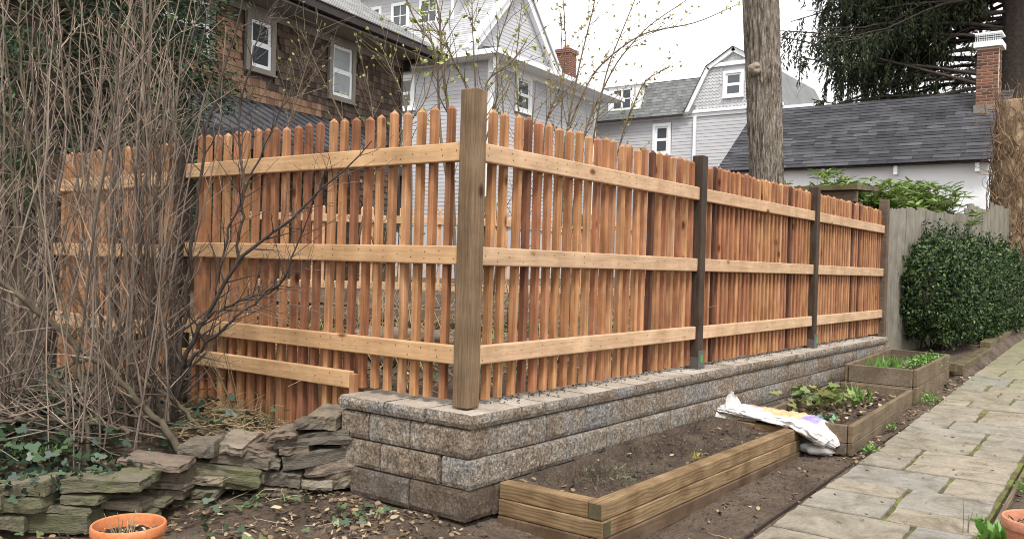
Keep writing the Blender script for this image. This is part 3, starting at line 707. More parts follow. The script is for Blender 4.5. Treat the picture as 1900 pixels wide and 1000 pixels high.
# two weathered board beds behind it
def board_bed(label, corners, z0, ztops, boards, soilz, mats):
    """corners NC, FR, FL, NL (near, far right, far left, near left) in plan"""
    NC, FR, FL, NL = [np.array(c, float) for c in corners]
    e = empty('raised_bed', (NC[0], NC[1], z0), label, 'raised bed', 'weathered board beds beside the path')
    for a, b, mt, ext in ((NC, FR, mats[0], .0), (NL, FL, mats[0], .0), (NC, NL, mats[1], -.045), (FR, FL, mats[1], -.045)):
        d = b-a; L = float(np.hypot(*d))+ext; c = (a+b)/2; ang = math.atan2(d[1], d[0])
        zz = z0
        for hb in boards:
            o = link('board', chbox('board', L, .036, hb-.003, .004), mt, parent=e, loc=(c[0]-NC[0], c[1]-NC[1], zz+hb/2-z0), rot=(0, 0, ang))
            zz += hb
    ins = .02
    nx, ny_ = 44, 20
    V = []
    for i in range(nx):
        for j in range(ny_):
            t, s = ins/2+(1-ins)*i/(nx-1), ins+(1-2*ins)*j/(ny_-1)
            p = (NC*(1-t)+FR*t)*(1-s)+(NL*(1-t)+FL*t)*s
            V.append((p[0]-NC[0], p[1]-NC[1], soilz-z0+.03*fbm((p[0]*5, p[1]*5, 7), 4)))
    i = np.arange(nx*ny_).reshape(nx, ny_)
    link('soil', np_mesh('soil', V, np.stack([i[:-1, :-1], i[1:, :-1], i[1:, 1:], i[:-1, 1:]], -1).reshape(-1, 4), True), M['bedsoil'], parent=e)
    return e
board_bed('middle raised bed of weathered boards with leafy plants, beside the white bag', [(2.80, -1.03), (5.17, -.885), (5.21, -.245), (2.84, -.375)], .035, None, (.085, .122), .165, (M['bed_x'], M['bed_y']))
board_bed('farthest raised bed of taller weathered boards with tulip shoots', [(5.215, -.91), (7.27, -.80), (7.43, -.165), (5.215, -.31)], .10, None, (.155, .16), .33, (M['bed_x'], M['bed_y']))
# timber edging beyond the beds
link('edging_timber', chbox('edging_timber', .09, .35, .10, .008), M['edging'], loc=(7.36, -.70, .27), rot=(0, 0, .05), label='short pale timber stub between far bed and hedge edging', cat='timber')
for k, (xa, xb, ya, yb, zb) in enumerate([(7.45, 9.9, -.86, -.80, .20), (9.75, 12.6, -.79, -.72, .33), (12.5, 15.5, -.70, -.6, .44)]):
    L = math.hypot(xb-xa, yb-ya)
    t = link('edging_timber', chbox('edging_timber', L, .13, .12, .01, 2), M['edging'], loc=((xa+xb)/2, (ya+yb)/2, zb+.06), rot=(0, -.02, math.atan2(yb-ya, xb-xa)), label=['mossy square timber edging nearest the far bed, under the hedge', 'second mossy timber edging, stepped up along the hedge', 'farthest mossy timber edging at the end of the hedge'][k], cat='timber', group='timbers edging the hedge')
    t2 = link('lower_timber', chbox('lower_timber', L, .12, .12, .01), M['edging'], parent=t, loc=(0, -.004, -.124))

# ------------------------------------------------------------------ dry stone pile and wall
def stone_mesh(name, w, h, d, seed):
    """angular broken slab, x wide, y deep, z high, origin at centre"""
    rr = random.Random(seed); b = MB()
    # corner polygon of a rough rectangle with chipped corners
    cor = [(-1, -1), (-.35, -1.0), (.3, -1.0), (1, -1), (1, .1), (1, 1), (.0, 1), (-1, 1), (-1, 0)]
    cor = [(x*(1+rr.uniform(-.13, .04)) + rr.uniform(-.06, .06), y*(1+rr.uniform(-.12, .06))) for x, y in cor]
    pts = []
    for (p, q) in zip(cor, cor[1:]+cor[:1]):
        for t in (0, .36, .7): pts.append((p[0]+(q[0]-p[0])*t+rr.uniform(-.025, .025), p[1]+(q[1]-p[1])*t+rr.uniform(-.05, .05)))
    k = len(pts); wedge = rr.uniform(-.22, .22); bow = rr.uniform(-.12, .12)
    lv = [(-.5, .95), (-.44, 1.0), (-.12, 1.0+rr.uniform(-.03, .05)), (.15, .99+rr.uniform(-.04, .04)), (.43, .985), (.5, .94)]
    for li, (t, s) in enumerate(lv):
        for i, (x, y) in enumerate(pts):
            j = rr.uniform(-1, 1)
            ed = 1+.03*j
            z = t*h*(1+wedge*x)+h*bow*x*x
            z += h*.10*fbm((x*2.2+seed, y*2.2, li*.6), 2)
            yy = y*s*ed*d/2 + d*.06*fbm((x*3+seed, li*1.7, 3.3), 2)
            b.v.append((x*s*(1+.015*j)*w/2, yy, z))
    for l in range(len(lv)-1):
        for i in range(k): b.f.append((l*k+i, l*k+(i+1) % k, (l+1)*k+(i+1) % k, (l+1)*k+i))
    for l, sg in ((0, -1), (len(lv)-1, 1)):
        # inner ring then centre for an uneven cleft surface
        n0 = len(b.v)
        for i in range(k):
            p = np.array(b.v[l*k+i]); q = p*np.array([.55, .55, 1]); q[2] += h*.07*fbm((q[0]*14+seed, q[1]*14, 1.), 2); b.v.append(tuple(q))
        c = np.mean(b.v[n0:n0+k], axis=0); ci = len(b.v); b.v.append(tuple(c))
        for i in range(k):
            i2 = (i+1) % k; qd = (l*k+i, l*k+i2, n0+i2, n0+i); t = (n0+i, n0+i2, ci)
            b.f += [qd, t] if sg > 0 else [qd[::-1], t[::-1]]
    return b.mesh(name)
def stones(parent, rows, nm, dofs=0.):
    for n, (cx, cy, w_, h_, tilt, moss) in enumerate(rows):
        d = float(np.interp(cx, [0, 200, 330, 480, 650], [3.9, 4.0, 4.36, 4.50, 4.56])) + dofs
        dep = random.uniform(.22, .30) if cx > 330 else random.uniform(.13, .19)
        c = at(cx, cy, d)+f0*dep/2
        k = d/FPX*1.04
        me = stone_mesh(nm, w_*k*1.0, h_*k*.80, dep, 3.1*n+cx)
        o = link(nm, me, M['mossy_stone'] if moss else M['stone'], parent=parent)
        yaw = math.atan2(r0[1], r0[0])+random.uniform(-.12, .12)
        o.matrix_world = Matrix.Translation(Vector(c)-parent.location) @ Matrix.Rotation(yaw, 4, 'Z') @ Matrix.Rotation(R(tilt+1.6), 4, 'Y')
        o.location = Vector(c)-parent.location
        o.rotation_euler = (Matrix.Rotation(yaw, 3, 'Z') @ Matrix.Rotation(R(tilt+1.6), 3, 'Y') @ Matrix.Rotation(R(random.uniform(-4, 8)), 3, 'X')).to_euler()
sp = empty('stone_pile', (-.3, 1.1, 0), 'leaning pile of flat brown field stones beside the block wall', 'stone pile')
stones(sp, [(602, 780, 56, 30, 4, 0), (567, 792, 58, 18, -4, 0), (523, 809, 56, 22, -10, 0), (574, 817, 142, 27, -9, 0), (585, 850, 148, 33, -10, 0), (614, 867, 108, 27, -14, 0), (638, 880, 72, 18, -17, 0), (644, 893, 58, 20, -13, 0),
 (523, 886, 74, 30, 2, 0), (587, 903, 60, 20, 0, 0), (520, 909, 84, 15, 3, 0), (482, 858, 64, 24, 10, 0), (364, 837, 64, 32, -3, 0), (426, 829, 64, 22, 1, 0), (445, 856, 114, 24, 6, 0), (480, 843, 56, 15, 14, 0), (410, 879, 148, 34, 8, 1),
 (540, 836, 60, 18, -6, 0), (440, 900, 70, 20, 2, 1), (470, 884, 50, 24, 4, 0)], 'stone')
dw = empty('dry_stone_wall', (-1.1, 1.2, 0), 'low mossy dry stone wall at the foot of the ivy bank', 'dry stone wall')
stones(dw, [(275, 863, 124, 15, 3, 0), (313, 889, 72, 24, 1, 0), (380, 896, 68, 18, 2, 0), (300, 903, 80, 13, 1, 0), (370, 913, 72, 18, 0, 1), (306, 918, 62, 18, 1, 0), (266, 933, 78, 17, 2, 1), (350, 944, 68, 34, 0, 1), (222, 941, 74, 20, 2, 0),
 (180, 901, 152, 29, -2, 1), (40, 906, 96, 31, -5, 1), (38, 938, 100, 34, -3, 1), (147, 930, 80, 18, -2, 1), (118, 946, 88, 14, 0, 1), (18, 971, 56, 30, 0, 1), (104, 973, 126, 44, -2, 1), (235, 962, 90, 30, 0, 1), (-45, 930, 90, 40, 0, 1), (-50, 972, 90, 40, 2, 1), (330, 868, 50, 14, 0, 0), (250, 885, 70, 22, 0, 1), (320, 965, 70, 24, 0, 1)], 'stone')
gs = at(428, 985, 3.75)
link('ground_flagstone', stone_mesh('ground_flagstone', .26, .05, .22, 77.), M['stone'], loc=(gs[0], gs[1], gz(gs[0], gs[1])+.012), rot=(0, 0, .4), label='flat grey stone lying in the leaves right of the orange pot', cat='stone')

# ------------------------------------------------------------------ pots
def lathe(name, prof, k=48):
    V = []; F = []
    for (r, z) in prof:
        for i in range(k): V.append((r*math.cos(2*math.pi*i/k), r*math.sin(2*math.pi*i/k), z))
    for l in range(len(prof)-1):
        for i in range(k): F.append((l*k+i, l*k+(i+1) % k, (l+1)*k+(i+1) % k, (l+1)*k+i))
    return np_mesh(name, V, np.array(F), True)
def pot(name, loc, r, h, mat, label, group):
    e = empty(name, loc, label, 'flower pot', group)
    link('pot_body', lathe('pot_body', [(.0, .0), (r*.62, 0), (r*.68, .012), (r*.9, h*.80), (r*.905, h*.81), (r*.985, h*.815), (r*1.0, h*.84), (r*1.0, h*.965), (r*.985, h*.99), (r*.965, h), (r*.935, h*.99), (r*.925, h*.97), (r*.90, h*.80), (r*.88, h*.70)]), mat, parent=e)
    k = 40; V = [(0, 0, h*.80)]; F = []
    for j in range(1, 9):
        for i in range(k):
            q = r*.895*j/8; a = 2*math.pi*i/k
            V.append((q*math.cos(a), q*math.sin(a), h*.78+.02*fbm((q*math.cos(a)*30, q*math.sin(a)*30, r*50), 3)))
    for i in range(k): F.append((0, 1+i, 1+(i+1) % k, 1+(i+1) % k))
    Q = [(1+(j-1)*k+i, 1+(j-1)*k+(i+1) % k, 1+j*k+(i+1) % k, 1+j*k+i) for j in range(1, 8) for i in range(k)]
    T = np.array([(0, 1+i, 1+(i+1) % k) for i in range(k)])
    link('potting_soil', np_mesh('potting_soil', V, [T, np.array(Q)], True), M['potsoil'], parent=e)
    return e
pc = at(239, 969, 3.42); PR = .139
p1 = pot('flower_pot', (pc[0], pc[1], pc[2]-.215), PR, .215, M['terracotta'], 'orange terracotta pot with dark soil in front of the stone wall', 'terracotta pots')
pc2 = at(1934, 962, 3.62)
p2 = pot('flower_pot', (pc2[0], pc2[1], pc2[2]-.24), .15, .24, M['terracotta2'], 'dusty pink terracotta pot at the right edge beside the path', 'terracotta pots')
lines = []
for k in range(16):
    a = random.uniform(0, 6.28); q = random.uniform(.1, .9); h = random.uniform(.05, .12)
    b0 = np.array([random.uniform(-.03, .03)-.02, random.uniform(-.03, .03), .165]); d = np.array([math.cos(a)*q, math.sin(a)*q, 1.1]); d /= np.linalg.norm(d)
    lines.append(([b0, b0+d*h*.5, b0+d*h+np.array([0, 0, -.004])], [.0022, .0018, .001]))
link('dry_stalks', tubes('dry_stalks', lines, 4), M['straw'], parent=p1, kind='stuff')
P = np.stack([rng.uniform(-.1, .1, 40), rng.uniform(-.1, .1, 40), np.full(40, .178)], 1); P = P[(P[:, 0]**2+P[:, 1]**2) < .0105]
link('dead_leaves', leaves('dead_leaves', P, rdir(len(P), -.1, .3), rdir(len(P), .6, 1), rng.uniform(.015, .035, len(P)), .015, 'litter'), M['litter'], parent=p1, kind='stuff')
P = np.stack([rng.uniform(-.1, .1, 120), rng.uniform(-.1, .1, 120), np.full(120, .2)], 1); P = P[(P[:, 0]**2+P[:, 1]**2) < .014]
link('dead_leaves', leaves('dead_leaves', P, rdir(len(P), -.1, .5), rdir(len(P), .3, 1), rng.uniform(.02, .05, len(P)), .012, 'litter'), M['straw'], parent=p2, kind='stuff')

# ------------------------------------------------------------------ torn soil bag over the end of the front bed
def bag():
    e = empty('soil_bag', (2.75, -.45, .05), 'crumpled white plastic soil bag with orange and purple print over the timber bed', 'bag')
    # spine over the far end timber and down to the ground
    S = np.array([(2.84, -.03, .262), (2.82, -.14, .250), (2.80, -.28, .252), (2.79, -.42, .246), (2.78, -.56, .240), (2.78, -.68, .232), (2.78, -.78, .206), (2.79, -.86, .160), (2.79, -.92, .115), (2.78, -.955, .085)])
    W_ = np.array([.06, .13, .17, .19, .195, .19, .19, .17, .12, .03]); Hh = np.array([.014, .030, .036, .034, .034, .042, .058, .066, .055, .02])
    n, k = 120, 64
    t = np.linspace(0, len(S)-1, n); ti = np.arange(len(S))
    sp_ = np.stack([np.interp(t, ti, S[:, j]) for j in range(3)], 1)
    for _ in range(4): sp_[1:-1] = (sp_[:-2]+2*sp_[1:-1]+sp_[2:])/4
    ww = np.interp(t, ti, W_); hh = np.interp(t, ti, Hh)
    T = np.gradient(sp_, axis=0); T /= np.linalg.norm(T, axis=1)[:, None]
    V = []; 
    for i in range(n):
        side = np.array([1., 0, 0]); side -= T[i]*(side@T[i]); side /= np.linalg.norm(side); nn = np.cross(side, T[i]); 
        if nn[2] < 0: nn = -nn
        for j in range(k):
            a = 2*math.pi*j/k; ca, sa = math.cos(a), math.sin(a)
            wr = 1+.20*fbm((i*.10, ca*2.2, sa*2.2), 3)+.22*fbm((ca*6, i*.035, sa*6+9), 3)
            q = sp_[i]+side*ww[i]*math.copysign(abs(ca)**.75, ca)*wr+nn*hh[i]*sa*wr
            q = q + nn*.030*(abs(fbm((i*.12+ca, j*.33, 3.), 4))-.15)
            V.append(q)
    F = [(i*k+j, i*k+(j+1) % k, (i+1)*k+(j+1) % k, (i+1)*k+j) for i in range(n-1) for j in range(k)]
    V = np.array(V)-np.array(e.location)
    me = np_mesh('bag_body', V, np.array(F), True)
    for nm in ('bag_white', 'bag_orange', 'bag_purple', 'bag_dirty'): me.materials.append(M[nm])
    mi = []
    for i in range(n-1):
        for j in range(k):
            a = 2*math.pi*(j+.5)/k; y = sp_[i][1]; u = math.cos(a); top = math.sin(a)
            nz_ = fbm((i*.08, u*3, 4.4), 3)*.35
            v = 0
            if top > -.1:
                if -.76 < y < -.44 and u+nz_ > -.45: v = 1
                if -.5 < y < -.26 and u+nz_ > .1: v = 1
                if -.80 < y < -.71 and u+nz_ > -.3: v = 2
                if -.50 < y < -.20 and u+nz_ > .5: v = 2
            if y < -.84 and u+nz_ > .1 and v == 0: v = 3
            if top < -.45: v = 3
            mi.append(v)
    me.polygons.foreach_set('material_index', mi)
    link('bag_body', me, parent=e)
    # torn open neck: an upright crumpled flap and a lower lip towards the wall
    def flap(pts, wid, nm, mat):
        n, k = 26, 12; pts = np.array(pts, float); t = np.linspace(0, len(pts)-1, n); ti = np.arange(len(pts))
        c = np.stack([np.interp(t, ti, pts[:, j]) for j in range(3)], 1)
        for _ in range(2): c[1:-1] = (c[:-2]+2*c[1:-1]+c[2:])/4
        wv = np.interp(t, ti, wid); V = []
        for i in range(n):
            for j in range(k):
                s = j/(k-1)*2-1
                V.append(c[i]+np.array([s*wv[i]*.5, -s*wv[i]*.72+.012*math.sin(6*s+i*.4), -abs(s)*wv[i]*.5+.016*fbm((i*.25, s*2.5, 6.), 3)])-np.array(e.location))
        V = np.array(V); V = np.concatenate([V, V-np.array([.006, .003, .006])]); m_ = n*k
        F = [(i*k+j, i*k+j+1, (i+1)*k+j+1, (i+1)*k+j) for i in range(n-1) for j in range(k-1)]
        F += [tuple(m_+q for q in f[::-1]) for f in F]
        link(nm, np_mesh(nm, V, np.array(F), True), mat, parent=e)
    flap([(2.74, -.36, .275), (2.74, -.27, .29), (2.735, -.225, .33), (2.73, -.222, .366), (2.72, -.218, .39)], [.13, .12, .07, .035, .014], 'neck_flap', M['bag_white'])
    flap([(2.69, -.40, .236), (2.68, -.28, .232), (2.67, -.18, .236), (2.66, -.10, .252), (2.66, -.075, .262)], [.03, .05, .065, .06, .03], 'lower_flap', M['bag_dirty'])
    # sagging bottom fold behind the timber end
    b = lathe('bottom_fold', [(.0, -.05), (.05, -.045), (.085, -.02), (.095, .0), (.085, .03), (.05, .05), (0, .055)], 28)
    for v in b.vertices:
        v.co = Vector((v.co.x*.95, v.co.y*1.25, v.co.z*.75)); d = fbm((v.co.x*16, v.co.y*16, v.co.z*16), 4); v.co *= 1+.6*d
    link('bottom_fold', b, M['bag_white'], parent=e, loc=(.05, -.36, .0))
    hp = MB(); hp.box(-.026, .026, -.01, .01, -.003, .003)
bag()

# ------------------------------------------------------------------ buildings
def frame_local(o, origin, ang):
    o.location = origin; o.rotation_euler = (0, 0, ang)
def lap_siding(parent, mat, span, z0, z1, expo, th=.013, nm='siding', y=0, holes=()):
    """lapped boards on a wall facing -y of the parent frame; span(z)->(u0,u1); holes (u0,u1,z0,z1)"""
    b = MB(); z = z0
    while z < z1-.01:
        zt = min(z+expo, z1); a0, a1 = span(z); c0, c1 = span(zt)
        if a1-a0 > .05:
            cuts = [(a0, a1, c0, c1)]
            for h in holes:
                if h[2] < zt-.005 and h[3] > z+.005:
                    nc = []
                    for s in cuts:
                        if h[0] <= s[0] and h[1] >= s[1]: continue
                        if h[1] <= s[0] or h[0] >= s[1]: nc.append(s); continue
                        if h[0] > s[0]: nc.append((s[0], h[0], s[2], h[0]))
                        if h[1] < s[1]: nc.append((h[1], s[1], h[1], s[3]))
                    cuts = nc
            for s in cuts:
                b.hexa([(s[0], y-th, z), (s[1], y-th, z), (s[1], y, z), (s[0], y, z), (s[2], y-.003, zt), (s[3], y-.003, zt), (s[3], y, zt), (s[2], y, zt)])
        z += expo
    return link(nm, b.mesh(nm), mat, parent=parent, kind='stuff')
def shingle_roof(parent, mat, o, U, Vv, Nn, ulen, vlen, expo, tab, th=.012, nm='shingles', span=None, jit=.004):
    """courses of separate tabs on a slope: o origin at lower left, U along eave, Vv up slope, Nn outward"""
    o, U, Vv, Nn = [np.array(q, float) for q in (o, U, Vv, Nn)]; b = MB(); v = 0; row = 0
    while v < vlen-.01:
        v1 = min(v+expo*1.06, vlen); u_lo, u_hi = (0, ulen) if span is None else span(v)
        u = u_lo-(row % 2)*tab*.5-random.uniform(0, tab*.3)
        while u < u_hi:
            w_ = tab*random.uniform(.8, 1.25); ua, ub = max(u, u_lo), min(u+w_-.006, u_hi)
            if ub-ua > .02:
                t = th*random.uniform(.8, 1.3); dj = random.uniform(-jit, jit)
                lo = [o+U*ua+Vv*(v+dj), o+U*ub+Vv*(v+dj)]; hi = [o+U*ub+Vv*v1, o+U*ua+Vv*v1]
                b.hexa([lo[0], lo[1], hi[0], hi[1], lo[0]+Nn*t, lo[1]+Nn*t, hi[0]+Nn*.004, hi[1]+Nn*.004])
            u += w_
        v += expo; row += 1
    return link(nm, b.mesh(nm), mat, parent=parent, kind='stuff')
def window(parent, u0, u1, z0, z1, y=0, case=.09, cmat='white', muntin=None, glass='glass', smat='white', sill=True):
    """sash window on a wall facing -y; returns the frame part"""
    b = MB(); c = case; d = .05
    b.box(u0-c, u0, y-d, y+.02, z0-c*.6, z1+c); b.box(u1, u1+c, y-d, y+.02, z0-c*.6, z1+c)
    b.box(u0, u1, y-d, y+.02, z1, z1+c); b.box(u0, u1, y-d, y+.02, z0-c*.6, z0)
    if sill: b.box(u0-c-.03, u1+c+.03, y-d-.03, y+.02, z0-c*.6-.04, z0-c*.6-.001)
    f = link('window', b.mesh('window'), M[cmat], parent=parent)
    s = MB(); t = .072; zm = (z0+z1)/2
    for (a, e_, yy) in ((z0, zm+.018, y-.012), (zm-.018, z1, y+.006)):
        s.box(u0+.001, u0+t, yy-.014, yy+.014, a+.001, e_); s.box(u1-t, u1-.001, yy-.014, yy+.014, a+.001, e_)
        s.box(u0+t, u1-t, yy-.014, yy+.014, a+.001, a+t); s.box(u0+t, u1-t, yy-.014, yy+.014, e_-t, e_)
        if muntin:
            for q in range(1, muntin):
                uu = u0+(u1-u0)*q/muntin; s.box(uu-.012, uu+.012, yy-.010, yy+.010, a+t, e_-t)
    link('sash', s.mesh('sash'), M[smat], parent=f)
    for (a, e_, yy) in ((z0+t, zm+.018-t, y-.010), (zm-.018+t, z1-t, y+.008)):
        p = MB(); p.box(u0+t, u1-t, yy-.003, yy+.003, a, e_); link('pane', p.mesh('pane'), M[glass], parent=f)
    return f
def boxpart(parent, nm, mat, *bx):
    first = None
    for q in bx:
        b = MB(); b.box(*q); o = link(nm, b.mesh(nm), M[mat], parent=parent); first = first or o
    return first

# --- brown shingled house: wall frame with u along the wall, corner at u = 0
bh = empty('brown_house', (12.581, 12.857, 0), 'brown cedar-shingled house with taupe trim behind the left fence', 'house', rz=math.atan2(.161, .987))
b = MB(); b.box(-11, 0, .03, 9, .2, 6.3); link('wall', b.mesh('wall'), M['brownshake_i'], parent=bh)
WIN = [(-7.6, -6.25, 5.05, 6.0), (-5.2, -4.62, 5.06, 6.0), (-2.68, -1.98, 4.95, 6.09)]
holes = [(a-.12, c_+.12, e_-.12, f_+.12) for a, c_, e_, f_ in WIN]
# individual shingles
sh_list = []
z = 1.2; row = 0
while z < 6.02:
    u = -11-(row % 2)*.07
    while u < -.02:
        w_ = random.uniform(.10, .21); ua, ub = u, min(u+w_-.006, -.005)
        mid = (ua+ub)/2
        if not any(h[0] < ub and h[1] > ua and h[2] < z+.14 and h[3] > z for h in holes): sh_list.append((ua, ub, z+random.uniform(-.006, .006)))
        u += w_
    z += .145; row += 1
def isnew(u, z): return (u < -5.25 and z < 5.75) or (u < -4.75 and z < 5.02) or (u < -3.1 and z < 4.62)
vis = sorted(sh_list, key=lambda s: (0 if (-6.7 < s[0] and 4.35 < s[2] < 6.0) else 1, s[0]))
rest = MB(); cnt = 0
unit = MB(); unit.hexa([(0, -.022, 0), (1, -.022, 0), (1, 0.02, 0), (0, 0.02, 0), (0, -.004, .155), (1, -.004, .155), (1, .02, .155), (0, .02, .155)])
um_old = unit.mesh('shingle'); um_old.materials.append(M['brownshake']); um_new = unit.mesh('shingle'); um_new.materials.append(M['newshake'])
for (ua, ub, z) in vis:
    if cnt < 300 and -6.9 < ua and z > 4.3:
        o = link('shingle', um_new if isnew(ua, z) else um_old, parent=bh, loc=(ua, 0, z)); o.scale = (ub-ua, 1, 1); cnt += 1
    else:
        rest.hexa([(ua, -.022, z), (ub, -.022, z), (ub, .02, z), (ua, .02, z), (ua, -.004, z+.155), (ub, -.004, z+.155), (ub, .02, z+.155), (ua, .02, z+.155)])
link('shingles', rest.mesh('shingles'), M['brownshake_i'], parent=bh, kind='stuff')
for k, (a, c_, e_, f_) in enumerate(WIN): window(bh, a, c_, e_, f_, -.02, .12, 'casing', glass='glass' if k < 2 else 'blind')
boxpart(bh, 'frieze_board', 'casing', (-11, .03, -.05, .03, 6.10, 6.28)); boxpart(bh, 'corner_trim', 'gutter', (-.02, .06, -.045, .06, 2, 6.1))
boxpart(bh, 'soffit', 'casing', (-11.5, .7, -.75, .02, 6.29, 6.33))
boxpart(bh, 'gutter', 'gutter', (-11.6, .82, -.88, -.76, 6.36, 6.52), (-11.6, .82, -.90, -.74, 6.521, 6.55), (.70, .82, -.745, 3, 6.36, 6.50))
boxpart(bh, 'corner_bracket', 'gutter', (-.03, .04, -.55, -.05, 6.18, 6.286), (-.03, .04, -.30, -.05, 6.0, 6.179))
sl_ = R(34); L = 6.2
r = MB(); rv = np.array([0, math.cos(sl_), math.sin(sl_)])
e0, e1 = np.array([-11.6, -.85, 6.53]), np.array([.85, -.85, 6.53]); ridge0 = e0+np.array([5, 0, 0])+rv*L; ridge1 = e1+np.array([-L*math.cos(sl_), 0, 0])+rv*L
for qd in ((e0, e1, ridge1, ridge0), (e1, np.array([.85, 9.6, 6.53]), ridge1)): r.poly(qd)
r.poly([e0, ridge0, (-11.6, 9.6, 6.53)]); r.poly([ridge0, ridge1, (.85, 9.6, 6.53), (-11.6, 9.6, 6.53)])
rf_ = link('roof', r.mesh('roof'), M['shingle_grey'], parent=bh)
shingle_roof(rf_, M['shingle_grey'], (-11.6, -.87, 6.545), (1, 0, 0), rv, (0, -math.sin(sl_), math.cos(sl_)), 12.45, L, .14, .30, nm='roof_shingles', span=lambda v: (v*math.cos(sl_)*.8, 12.45-v*math.cos(sl_)))
# low porch roof along the wall
pr_ = MB()
for k in range(40):
    u0_ = -9+k*.17
    pr_.hexa([(u0_, -1.9, 3.32), (u0_+.16, -1.9, 3.32), (u0_+.16, .0, 4.30), (u0_, .0, 4.30), (u0_, -1.9, 3.38+.03*(k % 2)), (u0_+.16, -1.9, 3.38+.03*(k % 2)), (u0_+.16, 0, 4.36+.03*(k % 2)), (u0_, 0, 4.36+.03*(k % 2))])
pr_.box(-9, -2.3, -1.93, -1.88, 3.1, 3.30); pr_.box(-9, -8.9, -1.8, 0, .3, 3.2); pr_.box(-2.4, -2.3, -1.86, -1.76, .3, 3.2)
link('porch_roof', pr_.mesh('porch_roof'), M['porchroof'], parent=bh)

# --- lavender house with steep gable and dormer
X0, Y0 = 18.66, 14.77
lh = empty('lavender_house', (X0, Y0, 0), 'pale lavender clapboard house with steep white-trimmed gable and dormer', 'house', rz=math.atan2(.0675, .9977))
b = MB(); b.box(0, 7.1, .03, 9, .3, 7.8); link('wall', b.mesh('wall'), M['lav'], parent=lh)
lap_siding(lh, M['lav'], lambda z: (.12, 7.0), 2.5, 7.75, .13, holes=[(1.35, 2.4, 6.3, 7.7)])
window(lh, 1.5, 2.25, 6.48, 7.5, -.02, .12)
boxpart(lh, 'corner_board', 'white', (-.05, .12, -.05, .12, .3, 7.8), (6.98, 7.13, -.05, .12, .3, 7.8))
boxpart(lh, 'frieze_board', 'white', (.121, 6.97, -.045, .03, 7.62, 7.8))
# left wall, siding built in a turned frame
lw = link('left_wall', (lambda q: (q.box(0, 9, .03, .06, .3, 7.8), q.mesh('left_wall'))[1])(MB()), M['lav'], parent=lh, rot=(0, 0, R(-90)), loc=(0, 9, 0))
lap_siding(lw, M['lav'], lambda z: (0, 8.88), 2.5, 7.75, .13, holes=[(5.05, 5.9, 6.3, 7.7)])
f = window(lw, 5.2, 5.75, 6.5, 7.5, -.02, .12)
# boxed eaves
boxpart(lh, 'eave', 'white', (-.55, 8.3, -.55, .02, 7.80, 7.86), (-.62, 8.35, -.66, -.55, 7.82, 7.98), (-.66, -.55, -.55, 9.2, 7.82, 7.98), (-.55, .02, .021, 9.2, 7.80, 7.86), (8.2, 8.34, -.545, 5, 7.82, 7.96))
boxpart(lh, 'downspout', 'white', (-.13, -.055, -.13, -.055, 3, 7.3), (-.30, -.06, -.31, -.10, 7.31, 7.4), (-.42, -.30, -.45, -.32, 7.41, 7.80))
# pent strip along the front and the main slope facing left
pt = MB(); pt.poly([(-.62, -.62, 7.99), (8.32, -.62, 7.99), (7.4, .72, 8.42), (.5, .72, 8.42)]); pt.poly([(8.32, -.62, 7.99), (8.32, 6, 7.99), (7.4, 6, 8.42), (7.4, .72, 8.42)])
rp = link('pent_roof', pt.mesh('pent_roof'), M['shingle_light'], parent=lh)
GY_ = .75; ap = (2.55, 11.25); gl_, gr_ = -.55, 5.65; gb = 8.05
sl_l = math.atan2(ap[1]-gb, ap[0]-gl_)
rs = MB(); rs.poly([(gl_, GY_-.25, gb), (ap[0], GY_-.25, ap[1]), (ap[0], 10, ap[1]), (gl_, 10, gb)]); rs.poly([(ap[0], GY_-.25, ap[1]), (gr_, GY_-.25, gb), (gr_, 10, gb), (ap[0], 10, ap[1])])
rs.poly([(-.62, -.62, 7.985), (-.0, GY_-.25, 8.2), (gl_, GY_-.25, gb)])
rl_ = link('roof', rs.mesh('roof'), M['shingle_light'], parent=lh)
sv = np.array([math.cos(sl_l), 0, math.sin(sl_l)])
shingle_roof(rl_, M['shingle_light'], (gl_-.08, 10, gb-.06), (0, -1, 0), sv, (-math.sin(sl_l), 0, math.cos(sl_l)), 9.5, math.hypot(ap[0]-gl_, ap[1]-gb), .14, .30, nm='roof_shingles')
gspan = lambda z: (gl_+.35+(z-gb)/(ap[1]-gb)*(ap[0]-gl_), gr_-.35-(z-gb)/(ap[1]-gb)*(gr_-ap[0]))
gw = MB(); gw.poly([(gl_+.2, GY_, gb), (gr_-.2, GY_, gb), (ap[0], GY_, ap[1]-.2)]); link('gable_wall', gw.mesh('gable_wall'), M['lav'], parent=lh)
lap_siding(lh, M['lav'], gspan, gb, 11.1, .125, nm='gable_siding', y=GY_-.005)
rk = MB()
for (e0_, sg) in (((gl_, gb), 1), ((gr_, gb), -1)):
    dx, dz = ap[0]-e0_[0], ap[1]-e0_[1]; ln = math.hypot(dx, dz); nx_, nz_ = -dz/ln*.20*sg, dx/ln*.20*sg
    for (w0, w1, ya, yb) in ((0, -1.25, GY_-.20, GY_-.02), (.45, 0.02, GY_-.28, GY_+.02)):
        A = (e0_[0]+nx_*w0, e0_[1]+nz_*w0); B = (ap[0]+nx_*w0, ap[1]+nz_*w0); C_ = (ap[0]+nx_*w1, ap[1]+nz_*w1); D_ = (e0_[0]+nx_*w1, e0_[1]+nz_*w1)
        q = [(A[0], ya, A[1]), (B[0], ya, B[1]), (C_[0], ya, C_[1]), (D_[0], ya, D_[1])]
        rk.hexa(q+[(p_[0], yb, p_[2]) for p_ in q])
rk.box(gl_+.3, gr_-.3, GY_-.12, GY_-.021, gb-.02, gb+.16)
link('rake_trim', rk.mesh('rake_trim'), M['white'], parent=lh)
